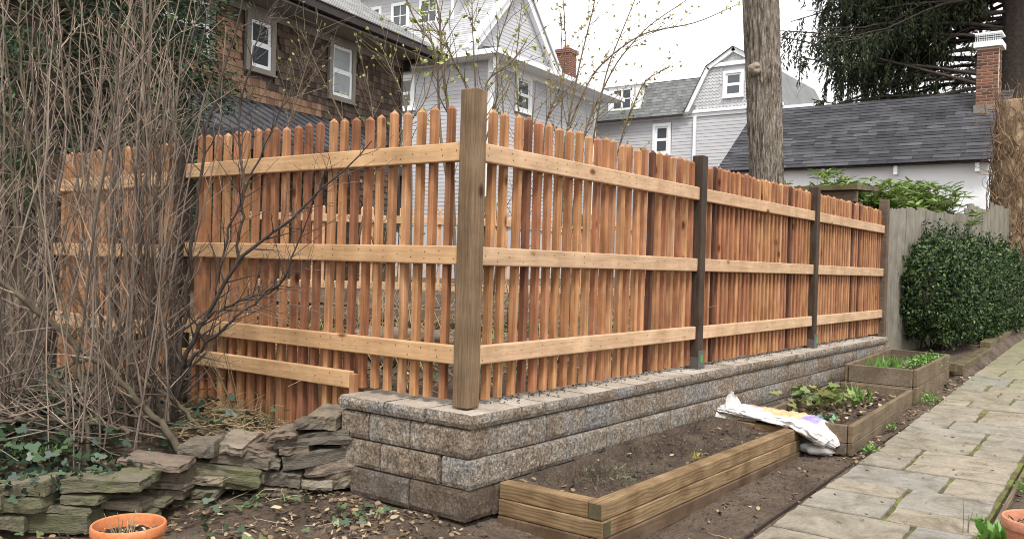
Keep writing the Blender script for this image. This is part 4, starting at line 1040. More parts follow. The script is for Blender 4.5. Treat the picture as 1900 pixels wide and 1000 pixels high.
# long dormer on the left slope
dm = link('dormer', (lambda q: (q.box(0, 4.4, .0, 3, 9.4, 10.95), q.mesh('dormer'))[1])(MB()), M['lav'], parent=lh, rot=(0, 0, R(-90)), loc=(1.0, 6.75, 0))
lap_siding(dm, M['lav'], lambda z: (.1, 4.3), 9.4, 10.7, .13, nm='dormer_siding', y=-.003)
for (ua, ub) in ((.42, 1.02), (1.72, 2.32), (3.02, 3.65)):
    b = MB(); z0, z1 = 9.68, 10.42; c_ = .11; yy = -.025
    b.box(ua-c_, ua, yy-.04, 0, z0-c_, z1+c_); b.box(ub, ub+c_, yy-.04, 0, z0-c_, z1+c_); b.box(ua, ub, yy-.04, 0, z1, z1+c_); b.box(ua, ub, yy-.04, 0, z0-c_, z0)
    um = (ua+ub)/2; zm = (z0+z1)/2
    b.box(um-.014, um+.014, yy-.012, yy+.012, z0, z1); b.box(ua, um-.0145, yy-.012, yy+.012, zm-.014, zm+.014); b.box(um+.0145, ub, yy-.012, yy+.012, zm-.014, zm+.014)
    link('dormer_window', b.mesh('dormer_window'), M['white'], parent=dm)
    p = MB(); p.box(ua, ub, yy+.002, yy+.006, z0, z1); link('pane', p.mesh('pane'), M['glass'], parent=dm)
boxpart(dm, 'dormer_trim', 'white', (-.35, 4.75, -.35, 3, 10.96, 11.08), (-.40, 4.80, -.42, -.351, 10.98, 11.2), (0, .09, -.05, -.003, 9.4, 10.95), (4.31, 4.4, -.05, -.003, 9.4, 10.95), (-.05, 4.45, -.08, -.003, 9.38, 9.5))
# chimney behind the front eave
ch = link('chimney', (lambda q: (q.box(7.95, 8.55, 1.7, 2.3, 7, 9.95), q.box(7.9, 8.6, 1.65, 2.35, 9.951, 10.12), q.mesh('chimney'))[2])(MB()), M['farbrick'], parent=lh)
boxpart(ch, 'chimney_pot', 'terracotta', (8.14, 8.36, 1.89, 2.11, 10.121, 10.27))

# --- gambrel lavender house: facade faces -x
gh = empty('gambrel_house', (27.96, 17.5, 0), 'distant lavender house with slate gambrel roof and scalloped gable', 'house', rz=R(-90))
# local frame: u runs towards world -y from y = 17.5; facade faces local -y (world -x)
uu = lambda wy: 17.5-wy
b = MB(); b.box(-.5, uu(7.5), .03, 8, .3, 7.2); link('wall', b.mesh('wall'), M['lav'], parent=gh)
lap_siding(gh, M['lav'], lambda z: (-.5, uu(7.5)), 3.0, 7.15, .13, holes=[(uu(13.9), uu(13.05), 5.7, 7.05)])
window(gh, uu(13.75), uu(13.2), 5.85, 6.9, -.02, .12)
boxpart(gh, 'frieze_board', 'white', (-.5, uu(7.4), -.05, .02, 7.16, 7.30)); boxpart(gh, 'downspout', 'white', (uu(12.1), uu(12.0), -.12, -.03, 3, 7.16))
K = [(uu(12.5), 7.30), (uu(11.62), 9.02), (uu(10.55), 9.66), (uu(9.48), 9.02), (uu(8.6), 7.30)]
gg = MB(); gg.poly([(k_[0], -.03, k_[1]) for k_ in K][::-1]); link('gable_wall', gg.mesh('gable_wall'), M['lavscale'], parent=gh)
# scalloped shingles on the gable
sc_ = MB(); z = 7.45; row = 0
def gsp(z):
    if z < 9.02: t = (z-7.3)/1.72; return K[0][0]+t*(K[1][0]-K[0][0]), K[4][0]+t*(K[3][0]-K[4][0])
    t = (z-9.02)/.64; return K[1][0]+t*(K[2][0]-K[1][0]), K[3][0]+t*(K[2][0]-K[3][0])
while z < 9.5:
    a, c_ = gsp(z+.1); u = a+.06-(row % 2)*.07
    while u < c_-.08:
        if not (uu(11.03) < u+.06 < uu(10.06) and 7.66 < z+.05 < 8.9):
            uc = u+.068; pts = [(uc+.069*math.cos(t), z+.05+.06*math.sin(t)) for t in np.linspace(math.pi, 2*math.pi, 6)]+[(uc+.069, z+.18), (uc-.069, z+.18)]
            n = len(sc_.v); sc_.v += [(p_[0], -.06 if i < 6 else -.036, p_[1]) for i, p_ in enumerate(pts)]+[(p_[0], -.031, p_[1]) for p_ in pts]
            sc_.f.append(tuple(range(n, n+8)))
            for i in range(8): sc_.f.append((n+i, n+8+i, n+8+(i+1) % 8, n+(i+1) % 8))
        u += .14
    z += .125; row += 1
link('scallops', sc_.mesh('scallops'), M['lavscale'], parent=gh, kind='stuff')
window(gh, uu(10.85), uu(10.23), 7.85, 8.68, -.05, .10)
tr = MB()
for (A, B) in zip(K[:-1], K[1:]):
    dx, dz = B[0]-A[0], B[1]-A[1]; ln = math.hypot(dx, dz); px_, pz_ = dz/ln, -dx/ln
    if px_*(uu(10.55)-A[0])+pz_*(8-A[1]) < 0: px_, pz_ = -px_, -pz_
    q = [(A[0], A[1]), (B[0], B[1]), (B[0]+px_*.16, B[1]+pz_*.16), (A[0]+px_*.16, A[1]+pz_*.16)]
    tr.hexa([(a, -.16, c_) for a, c_ in q]+[(a, -.06, c_) for a, c_ in q])
tr.box(K[1][0], K[3][0], -.13, -.06, 8.98, 9.12); tr.box(K[0][0], K[4][0], -.12, -.052, 7.301, 7.42)
link('gable_trim', tr.mesh('gable_trim'), M['white'], parent=gh)
# cross gable roof body
cg = MB()
for (A, B) in zip(K[:-1], K[1:]): cg.poly([(A[0], -.22, A[1]+.02), (B[0], -.22, B[1]+.02), (B[0], 6, B[1]+.02), (A[0], 6, A[1]+.02)])
link('roof', cg.mesh('roof'), M['slate'], parent=gh)
# lower steep slope and upper slope left of the gable
ls, lu = math.atan2(1.48, .62), math.atan2(.55, 2.4)
o1 = (-.6, -.22, 7.28); V1 = np.array([0, math.cos(ls), math.sin(ls)])
rm_ = MB(); rm_.poly([(-.6, -.2, 7.27), (K[0][0]+.3, -.2, 7.27), (K[1][0]+.2, .42, 8.74), (-.6, .42, 8.74)]); rm_.poly([(-.6, .42, 8.74), (K[1][0]+.4, .42, 8.74), (K[2][0], 2.8, 9.3), (-.6, 2.8, 9.3)])
mr_ = link('main_roof', rm_.mesh('main_roof'), M['slate'], parent=gh)
shingle_roof(mr_, M['slate'], o1, (1, 0, 0), V1, (0, -math.sin(ls), math.cos(ls)), K[0][0]+.55, 1.60, .135, .22, nm='roof_shingles', span=lambda v: (0, K[0][0]+.55+v*.48))
shingle_roof(mr_, M['shingle_grey'], (-.6, .38, 8.76), (1, 0, 0), (0, math.cos(lu), math.sin(lu)), (0, -math.sin(lu), math.cos(lu)), K[1][0]+.55, 2.5, .15, .3, nm='upper_shingles')
boxpart(mr_, 'roof_edge', 'gutter', (-.6, K[0][0], -.26, -.225, 7.2, 7.29))
dm2 = boxpart(gh, 'dormer', 'white', (uu(15.95), uu(14.45), -.06, 1.2, 7.62, 8.66), (uu(16.05), uu(14.35), -.12, 1.3, 8.661, 8.72))
for (a, c_) in ((15.68, 15.36), (15.26, 14.93)):
    p = MB(); p.box(uu(a), uu(c_), -.068, -.061, 7.78, 8.5); link('pane', p.mesh('pane'), M['glass'], parent=dm2)
    p = MB(); p.box(uu(a), uu(c_), -.08, -.069, 8.12, 8.16); link('sash', p.mesh('sash'), M['white'], parent=dm2)

# --- white garage with dark roof and brick chimney
ga = empty('garage', (15.6, 0, .3), 'low white garage with black shingle roof behind the grey fence', 'garage')
b = MB(); b.box(0, 4.0, .12, 5.4, -.5, 3.25); link('wall', b.mesh('wall'), M['whitewall'], parent=ga)
gwall = MB(); gwall.poly([(0, .125, 3.25), (4, .125, 3.25), (1.97, .125, 4.85)]); link('gable_wall', gwall.mesh('gable_wall'), M['whitewall'], parent=ga)
rv_ = np.array([2.2, 0, 1.70]); rvl = np.linalg.norm(rv_); rv_ /= rvl
rm2 = MB(); rm2.poly([(-.23, 5.56, 3.20), (-.23, -.05, 3.20), (1.97, 0.02, 4.90), (1.97, 5.57, 4.90)]); rm2.poly([(1.97, 5.57, 4.90), (1.97, .02, 4.90), (4.2, -.05, 3.2), (4.2, 5.56, 3.2)])
rm2.poly([(-.23, 5.56, 3.18), (4.2, 5.56, 3.18), (4.2, -.05, 3.18), (-.23, -.05, 3.18)])
gr_o = link('roof', rm2.mesh('roof'), M['shingle_dark'], parent=ga)
shingle_roof(gr_o, M['shingle_dark'], (-.25, 5.56, 3.205), (0, -1, 0), rv_, (-rv_[2], 0, rv_[0]), 5.60, rvl+.02, .132, .42, nm='roof_shingles', th=.014)
for wy in (.28, 1.75, 3.2, 4.55): boxpart(ga, 'rafter_tail', 'white', (-.17, .0, wy-.035, wy+.035, 3.0, 3.17))
# bricks
chm = link('chimney', (lambda q: (q.box(1.25, 1.62, .135, .60, 3.9, 5.78), q.mesh('chimney'))[1])(MB()), M['mortar'], parent=ga)
chm.scale = (1, .86, .93); chm.location = (0, .37*.14, 4.4*.07)
bw, bhh = .2225, .056
bm_ = chbox('brick', bw, .10, bhh, .004); bm_h = chbox('brick', .105, .10, bhh, .004)
for rr in range(17):
    z = 4.55+rr*.072
    yy = .139
    for wd in ((.105, .2225, .105) if rr % 2 else (.2225, .2225)):
        link('brick', bm_h if wd < .2 else bm_, M['brick'], parent=chm, loc=(1.288, yy+wd/2, z), rot=(0, 0, R(90))); yy += wd+.0125
    for q, xx in enumerate((1.35+.03*(rr % 2), 1.35+.216+.0*(rr % 2))):
        if q == 0: link('brick', bm_, M['brick'], parent=chm, loc=(1.445+.05*(rr % 2), .173, z))
boxpart(chm, 'chimney_cap', 'white', (1.18, 1.69, .06, .67, 5.781, 5.90), (1.20, 1.67, .08, .65, 6.06, 6.10))
cb = MB()
for q in np.linspace(.10, .63, 15):
    for zz in (5.925, 5.97, 6.015): cb.box(1.20, 1.22, q-.006, q+.006, 5.901, 6.06) if zz < 5.93 else cb.box(1.196, 1.214, .08, .65, zz-.006, zz+.006)
link('chimney_grille', cb.mesh('chimney_grille'), M['white'], parent=chm)
boxpart(chm, 'flashing', 'cement', (1.215, 1.65, .10, .64, 4.25, 4.52))

# ------------------------------------------------------------------ grey board fence, shed
gfe = empty('board_fence', (7.75, .06, .2), 'weathered grey vertical board fence leaning behind the clipped hedge', 'fence')
fa, fbv = np.array([7.78, .05]), np.array([14.2, -.62]); fd = fbv-fa; fln = float(np.hypot(*fd)); fang = math.atan2(fd[1], fd[0])
gbm = [chbox('board', .142, .022, h, .003) for h in (1.96, 2.0, 2.04)]
s = 0
while s < fln:
    lean = .10*max(0, 1-s/4.0)
    q = fa+fd/fln*(s+.07)
    top = float(np.interp(s, [0, 1.2, 2.4, 3.2, 3.25, 4.4, 4.45, 5.5, 7], [2.07, 2.13, 2.16, 2.18, 2.36, 2.30, 2.45, 2.40, 2.55]))+random.uniform(-.012, .012)
    me = random.choice(gbm)
    o = link('board', me, M['greyboard'], parent=gfe, loc=(q[0]-7.75, q[1]-.06+random.uniform(-.006, .006), top-1.0-.2), rot=(0, lean*.7, fang)); s += .147
for zt in (.7, 1.6): link('rail', chbox('rail', fln, .04, .09, .004), M['greyboard'], parent=gfe, loc=((fa+fbv)[0]/2-7.75, (fa+fbv)[1]/2-.06+.04, zt), rot=(0, 0, fang))
link('end_board', chbox('end_board', .10, .03, 2.05, .004), M['timber_x'], parent=gfe, loc=(.0, -.03, .85), rot=(0, .10, fang))
sc0 = empty('wood_shed', (7.85, 1.1, .5), 'small old wooden shed with mossy roof edge behind the cedar fence', 'shed')
sm0 = MB(); sm0.box(.22, .9, -.62, .85, 0, 1.66); link('wall', sm0.mesh('wall'), M['oldwood'], parent=sc0)
b = MB()
b.hexa([(.0, -.72, 1.80), (1.0, -.72, 1.86), (1.0, 1.05, 1.86), (.0, 1.05, 1.80), (.0, -.72, 1.86), (1.0, -.72, 1.92), (1.0, 1.05, 1.92), (.0, 1.05, 1.86)])
link('roof', b.mesh('roof'), M['edging'], parent=sc0)
for (a0, a1, z0, z1) in ((-.62, -.45, 1.1, 1.8), (-.1, .1, 1.1, 1.8), (.5, .68, 1.1, 1.8)): boxpart(sc0, 'upright', 'oldwood', (.16, .219, a0, a1, z0, z1))
for zz in (1.15, 1.33, 1.51): boxpart(sc0, 'plank', 'oldwood', (.2195, .5, -.66, -.62, zz, zz+.16), (.19, .2185, -.449, -.101, zz, zz+.165), (.19, .2185, .101, .499, zz, zz+.165))
boxpart(sc0, 'fascia', 'oldwood', (.08, .14, -.70, .95, 1.66, 1.79))

# ------------------------------------------------------------------ trees and shrubs
def rwalk(p, d, n, step, wob, bias, biasw):
    p = np.array(p, float); d = np.array(d, float); d /= np.linalg.norm(d); pts = [p.copy()]; dirs = [d.copy()]
    for _ in range(n):
        d = d+rng.normal(0, wob, 3)+bias*biasw; d /= np.linalg.norm(d); p = p+d*step; pts.append(p.copy()); dirs.append(d.copy())
    return np.array(pts), np.array(dirs)
UPV = np.array([0, 0, 1.])
def side_dir(d, ang, roll=None):
    r_ = rng.normal(0, 1, 3); s = np.cross(d, r_); s /= np.linalg.norm(s)+1e-9
    return d*math.cos(ang)+s*math.sin(ang)
def sprout(lines_t, P, D, r, lvl, every, ln, ang=.75, upw=.06, rmin=.0016, kink=.09):
    """opposite side twigs along a stem"""
    k = 0
    for i in range(2, len(P)-1):
        if rng.random() > every: continue
        nv = rng.normal(0, 1, 3); s = np.cross(D[i], nv); s /= np.linalg.norm(s)+1e-9
        for sg in ((1, -1) if rng.random() < .6 else (1,)):
            L = ln*rng.uniform(.45, 1.15)*(1-.35*i/len(P)); a = ang*rng.uniform(.7, 1.25)
            d = D[i]*math.cos(a)+sg*s*math.sin(a)
            n = max(3, int(L/.075)); p2, d2 = rwalk(P[i], d, n, L/n, kink, UPV, upw)
            rr = max(rmin, r[i]*.5) if np.ndim(r) else max(rmin, r*.5)
            rad = np.linspace(rr, rmin*.7, len(p2)); lines_t.append((p2, rad))
            if lvl > 1: sprout(lines_t, p2, d2, rad, lvl-1, every*1.0, ln*.5, ang, upw, rmin, kink)
def bare_shrub(name, label, group, bases, n, hgt, lean, r_base, ln, seed, every=.5, lvl=2, up_=.05, mats=('stem', 'twig'), tilt=None, rmin=.0019):
    global rng
    keep = rng; rng = np.random.default_rng(seed)
    st, tw = [], []
    for k in range(n):
        b = np.array(bases[int(rng.integers(len(bases)))], float)+np.append(rng.normal(0, .05, 2), 0)
        b[2] = gz(b[0], b[1])-.03
        a = rng.uniform(0, 2*math.pi); l = abs(rng.normal(0, lean))
        d = np.array([math.cos(a)*l, math.sin(a)*l, 1.]) + (0 if tilt is None else np.array(tilt))
        H_ = hgt*rng.uniform(.6, 1.1); nn = int(H_/.11)
        P, D = rwalk(b, d, nn, H_/nn, .045, UPV, up_)
        rb = r_base*rng.uniform(.42, .95); rad = np.linspace(rb, .0028, len(P)); st.append((P, rad))
        sprout(tw, P, D, rad, lvl, every, ln, rmin=rmin)
    e = empty(name, tuple(bases[0]), label, 'shrub', group)
    off = np.array(e.location)
    sh = lambda ls: [(p-off, r_) for p, r_ in ls]
    link('stems', tubes('stems', sh(st), 6), M[mats[0]], parent=e)
    link('twigs', tubes('twigs', sh(tw), 4), M[mats[1]], parent=e, kind='stuff')
    rng = keep
    return e, st, tw
def gp(x, y): return (x, y, float(gz(x, y)))
GRP = 'bare shrubs on the ivy bank'
bare_shrub('bare_shrub', 'tall bare grey-stemmed shrub in the middle of the ivy bank', GRP, [gp(-.72, 1.75), gp(-.62, 1.95), gp(-.80, 1.95), gp(-.6, 1.75)], 30, 2.9, .15, .009, .36, 11, .62, 2, rmin=.0015)
bare_shrub('bare_shrub', 'bare twiggy shrub at the left edge, leaning over the stone wall', GRP, [gp(-1.25, 2.05), gp(-1.1, 2.3), gp(-1.4, 2.2)], 28, 2.9, .20, .009, .36, 12, .62, 2, rmin=.0015)
bare_shrub('bare_shrub', 'bare shrub close to the dark fence post with upright pale stems', GRP, [gp(-.42, 2.15), gp(-.5, 2.4), gp(-.4, 2.0)], 18, 2.8, .14, .008, .33, 13, .5, 2, rmin=.0015)
bare_shrub('bare_shrub', 'dense bare shrub behind the others in front of the evergreen', GRP, [gp(-.75, 3.0), gp(-.9, 3.4), gp(-.5, 3.3)], 16, 3.4, .20, .010, .42, 14, .5, 2, rmin=.0016)
bare_shrub('bare_shrub', 'thin pale-twigged bare shrub nearest the stone wall', GRP, [gp(-1.0, 1.55), gp(-1.15, 1.6), gp(-.85, 1.6)], 12, 2.6, .22, .007, .32, 15, .6, 2, rmin=.0013)
# hand-laid heavy branches: a dark one reaching right in front of the fence, olive ones sweeping left
def survey(pts): return np.array([at(*p) for p in pts])
def smooth_line(P, n=26):
    t = np.linspace(0, len(P)-1, n); q = np.stack([np.interp(t, np.arange(len(P)), P[:, j]) for j in range(3)], 1)
    for _ in range(3): q[1:-1] = (q[:-2]+2*q[1:-1]+q[2:])/4
    return q
def branch_shrub(label, polys, mats, every, ln, seed, lvl=2, rmin=.0019):
    global rng
    keep = rng; rng = np.random.default_rng(seed); st, tw = [], []
    for pts, ra, rb in polys:
        P = smooth_line(survey(pts)); P += rng.normal(0, .006, P.shape); rad = np.linspace(ra, rb, len(P)); st.append((P, rad))
        D = np.gradient(P, axis=0); D /= np.linalg.norm(D, axis=1)[:, None]
        sprout(tw, P, D, rad, lvl, every, ln, rmin=rmin)
    e = empty('bare_shrub', tuple(st[0][0][0]), label, 'shrub', GRP); off = np.array(e.location)
    link('branches', tubes('branches', [(p-off, r_) for p, r_ in st], 7), M[mats[0]], parent=e)
    link('twigs', tubes('twigs', [(p-off, r_) for p, r_ in tw], 4), M[mats[1]], parent=e, kind='stuff')
    rng = keep
branch_shrub('dark branching shrub spreading right in front of the picket fence', [
    ([(322, 790, 4.95), (330, 700, 4.9), (372, 600, 4.8), (440, 480, 4.7), (520, 420, 4.6), (590, 360, 4.5), (690, 265, 4.4)], .017, .003),
    ([(318, 790, 4.95), (335, 690, 4.9), (400, 620, 4.75), (470, 565, 4.7), (535, 505, 4.6)], .015, .003),
    ([(330, 700, 4.9), (345, 560, 4.9), (362, 420, 4.85), (380, 250, 4.8), (430, 80, 4.8), (470, -60, 4.8)], .013, .004),
    ([(372, 600, 4.8), (430, 560, 4.72), (520, 540, 4.65), (560, 430, 4.6), (600, 330, 4.5)], .009, .002),
    ([(440, 480, 4.7), (455, 360, 4.65), (440, 220, 4.65), (470, 90, 4.6), (520, -20, 4.6)], .008, .003),
    ([(400, 540, 4.75), (425, 420, 4.7), (500, 250, 4.6), (560, 130, 4.6), (600, 40, 4.6)], .007, .0025)], ('darkstem', 'darktwig'), .85, .34, 21, 2, .0013)
branch_shrub('olive-barked shrub with heavy branches sweeping left over the ivy', [
    ([(345, 845, 4.6), (285, 770, 4.6), (205, 690, 4.55), (120, 625, 4.5), (35, 545, 4.45), (-60, 480, 4.4)], .021, .011),
    ([(370, 790, 4.85), (320, 740, 4.8), (240, 690, 4.8), (140, 660, 4.75), (60, 770, 4.6)], .013, .008),
    ([(240, 800, 4.5), (150, 780, 4.45), (60, 775, 4.4), (-40, 790, 4.35)], .012, .008),
    ([(165, 855, 4.4), (160, 740, 4.45), (140, 650, 4.5), (100, 520, 4.55), (60, 350, 4.6), (40, 150, 4.6), (30, -40, 4.6)], .012, .004),
    ([(110, 720, 4.6), (70, 640, 4.6), (35, 500, 4.65), (20, 300, 4.7), (10, 60, 4.7)], .010, .004),
    ([(30, 800, 4.4), (-30, 700, 4.4), (-80, 560, 4.4)], .010, .004)], ('olive', 'twig'), .5, .36, 22, 2, .0015)
# fallen brush: a tangle of grey sticks on the left bank
ls_ = []
for k in range(90):
    a = np.array([rng.uniform(-2.0, -.7), 0, 0]); a[1] = rng.uniform(1.75, 3.0); a[2] = gz(a[0], a[1])+rng.uniform(.04, .34)
    d = np.array([-.62, .75, .0])+rng.normal(0, .32, 3)*np.array([1, 1, .5]); d *= rng.choice([-1, 1])
    P, D = rwalk(a, d, 9, rng.uniform(.045, .10), .10, UPV, -.01); P[:, 2] = np.maximum(P[:, 2], gz(P[:, 0], P[:, 1])+.01)
    ls_.append((P, np.linspace(rng.uniform(.003, .009), .002, len(P))))
link('brush_heap', tubes('brush_heap', ls_, 5), M['stem'], label='tangle of cut grey brushwood lying on the ivy bank', cat='brushwood', kind='stuff')

# budding shrubs behind the fence
def bud_shrub(label, polys, every, ln, seed, budmat, nb, bs, mats='budtwig', lvl=1, rmin=.0022):
    global rng
    keep = rng; rng = np.random.default_rng(seed); st, tw = [], []
    for pts, ra, rb in polys:
        P = smooth_line(survey(pts)); rad = np.linspace(ra, rb, len(P)); st.append((P, rad))
        D = np.gradient(P, axis=0); D /= np.linalg.norm(D, axis=1)[:, None]
        sprout(tw, P, D, rad, lvl, every, ln, rmin=rmin, ang=.6)
    b0 = np.array(st[0][0][0]); b0[2] = .45
    e = empty('budding_shrub', tuple(b0), label, 'shrub', 'budding shrubs inside the yard')
    link('stems', tubes('stems', [(p-b0, r_) for p, r_ in st], 6), M[mats], parent=e)
    link('twigs', tubes('twigs', [(p-b0, r_) for p, r_ in tw], 4), M[mats], parent=e, kind='stuff')
    pts = []; dr = []
    for p, r_ in tw+st:
        for q in range(len(p)):
            if rng.random() < nb:
                pts.append(p[q]); dr.append(side_dir((p[min(q+1, len(p)-1)]-p[max(q-1, 0)])+1e-6, .7))
        pts.append(p[-1]); dr.append(p[-1]-p[-2])
    pts = np.repeat(np.array(pts), 3, 0); dr = np.repeat(np.array(dr), 3, 0)+rng.normal(0, .01, (len(pts), 3)); n = len(pts)
    link('buds', leaves('buds', pts-b0, dr/(np.linalg.norm(dr, axis=1)[:, None]+1e-9)+rng.normal(0, .35, (n, 3)), rdir(n), rng.uniform(.6, 1.3, n)*bs, rng.uniform(.4, .8, n)*bs, 'oval'), M[budmat], parent=e, kind='stuff')
    rng = keep
bud_shrub('budding shrub rising behind the corner post', [
    ([(842, 420, 5.6), (838, 250, 5.6), (820, 120, 5.6), (815, 20, 5.6), (800, -30, 5.6)], .016, .004),
    ([(850, 700, 5.4), (845, 420, 5.5), (815, 250, 5.6), (812, 90, 5.6), (770, 40, 5.6), (745, -20, 5.6)], .014, .004),
    ([(880, 300, 5.7), (870, 170, 5.7), (845, 120, 5.7), (820, 70, 5.7), (760, 10, 5.7)], .009, .003),
    ([(885, 300, 5.7), (882, 150, 5.7), (877, 60, 5.7), (875, -20, 5.7)], .008, .003),
    ([(890, 300, 5.7), (900, 150, 5.7), (950, 115, 5.7), (975, 80, 5.7)], .008, .003),
    ([(890, 300, 5.8), (925, 180, 5.8), (920, 90, 5.8), (945, 20, 5.8), (960, -30, 5.8)], .007, .003),
    ([(640, 560, 5.6), (690, 330, 5.6), (740, 250, 5.5), (790, 190, 5.5), (810, 110, 5.5)], .009, .003)], .42, .35, 31, 'bud', .12, .032)
bud_shrub('slender yellow-budded shrub with long arching shoots over the right fence', [
    ([(1040, 420, 7.5), (1050, 250, 7.5), (1075, 120, 7.5), (1100, 20, 7.5), (1110, -30, 7.5)], .012, .003),
    ([(1030, 420, 7.5), (1045, 260, 7.5), (1100, 130, 7.5), (1190, 60, 7.5), (1290, 45, 7.5), (1370, 8, 7.5)], .011, .003),
    ([(1060, 420, 7.5), (1080, 250, 7.5), (1140, 120, 7.5), (1200, 50, 7.5), (1290, -10, 7.5)], .011, .003),
    ([(1080, 420, 7.5), (1100, 260, 7.5), (1125, 130, 7.5), (1170, 20, 7.5), (1190, -30, 7.5)], .010, .003),
    ([(1000, 420, 7.5), (1010, 230, 7.5), (1045, 150, 7.5), (1040, 30, 7.5)], .010, .003),
    ([(1060, 420, 7.5), (1040, 230, 7.5), (1050, 90, 7.5), (1045, 0, 7.5)], .009, .003),
    ([(1110, 420, 7.5), (1160, 230, 7.5), (1195, 150, 7.5), (1240, 125, 7.5)], .008, .003),
    ([(970, 420, 7.5), (965, 240, 7.5), (955, 130, 7.5), (968, 10, 7.5)], .009, .003)], .6, .45, 32, 'fbud', .42, .026)
bud_shrub('leafless budding shrub in front of the brown house corner', [
    ([(700, 560, 6.6), (700, 330, 6.6), (690, 190, 6.6), (670, 110, 6.6)], .010, .003),
    ([(720, 560, 6.6), (740, 300, 6.6), (760, 160, 6.6), (790, 60, 6.6)], .010, .003),
    ([(760, 560, 6.6), (765, 300, 6.6), (750, 180, 6.6), (720, 120, 6.6), (708, 85, 6.6)], .010, .003),
    ([(650, 560, 6.8), (660, 350, 6.8), (640, 230, 6.8), (600, 150, 6.8), (560, 60, 6.8)], .009, .003),
    ([(500, 420, 6.8), (530, 250, 6.8), (560, 150, 6.8), (590, 60, 6.8)], .009, .003)], .5, .42, 33, 'bud', .05, .024)
bud_shrub('thin bare saplings seen between the right-hand pickets', [
    ([(940, 700, 6.2), (960, 450, 6.2), (985, 250, 6.2), (995, 150, 6.2)], .012, .003),
    ([(1060, 650, 6.8), (1055, 450, 6.8), (1040, 260, 6.8)], .012, .003),
    ([(900, 700, 6.0), (925, 450, 6.0), (935, 230, 6.0), (930, 140, 6.0)], .010, .003)], .5, .4, 34, 'bud', .05, .02)

# big tree trunk
def trunk(name, pts, rads, mat=None, k=72, amp=.035, sub=120, knot=None):
    P = np.array(pts, float); t = np.linspace(0, len(P)-1, sub); c = np.stack([np.interp(t, np.arange(len(P)), P[:, j]) for j in range(3)], 1); rr = np.interp(t, np.arange(len(P)), rads)
    V = []
    for i in range(sub):
        for j in range(k):
            a = 2*math.pi*j/k; x, y, z = math.cos(a), math.sin(a), c[i][2]
            rid = abs(mnoise.noise(Vector((x*9+.3*math.sin(z*2), y*9, z*1.6))))+.7*abs(mnoise.noise(Vector((x*19, y*19, z*4.0))))
            r_ = rr[i]*(1+.05*fbm((x, y, z*.8), 2))-amp*.5+amp*min(rid*1.6, 1)
            if knot is not None:
                da = math.atan2(math.sin(a-knot[0]), math.cos(a-knot[0]))*rr[i]; q2 = (da*da+(z-knot[1])**2)
                r_ += .045*math.exp(-q2/.14**2)-.05*math.exp(-q2/.055**2)
            V.append((c[i][0]+x*r_, c[i][1]+y*r_, z))
    F = [(i*k+j, i*k+(j+1) % k, (i+1)*k+(j+1) % k, (i+1)*k+j) for i in range(sub-1) for j in range(k)]
    return np_mesh(name, V, np.array(F), True)
tb = at(1424, 330, 11.); tt_ = at(1410, -20, 11.)
tc = np.array([tb[0], tb[1], .4]); bt_ = empty('tree', tuple(tc), 'thick grey-barked tree trunk with a healed knot behind the fence', 'tree')
axis_pts = [(0, 0, 0), (tb[0]-tc[0], tb[1]-tc[1], 1.9), (tt_[0]-tc[0]-.0, tt_[1]-tc[1], 4.4), (tt_[0]-tc[0]-.2, tt_[1]-tc[1]+.2, 6.8), (-.3, .4, 9)]
link('trunk', trunk('trunk', axis_pts, [.34, .222, .232, .20, .12]), M['bark'], parent=bt_) if False else link('trunk', trunk('trunk', axis_pts, [.32, .198, .212, .18, .12], None, 150, .03, 240, (math.atan2(-f0[1], -f0[0])+.12, at(1404, 128, 10.8)[2]-.4)), M['bark'], parent=bt_)
kp = at(1404, 128, 10.785)
kn = lathe('healed_knot', [(0, .0), (.012, .012), (.035, .022), (.055, .014), (.075, -.01), (.09, -.05)], 28)
for v in kn.vertices: v.co *= 1+.35*fbm((v.co.x*20, v.co.y*20, v.co.z*20), 3)
ko = link('healed_knot', kn, M['burl'], parent=bt_, loc=tuple(kp-tc)); ko.rotation_euler = Vector(tuple(-f0)).to_track_quat('Z', 'Y').to_euler()
ls_ = []
keep = rng; rng = np.random.default_rng(5)
for k in range(9):
    a = k*2.4; b0 = np.array([-.2, .25, 6+.33*k]); P, D = rwalk(b0, np.array([math.cos(a), math.sin(a), .7]), 14, .3, .12, UPV, .03); ls_.append((P, np.linspace(.07, .01, len(P)))); sprout(ls_, P, D, np.linspace(.07, .01, len(P)), 2, .5, 1.4, rmin=.006)
link('crown', tubes('crown', ls_, 5), M['stem'], parent=bt_)
rng = keep

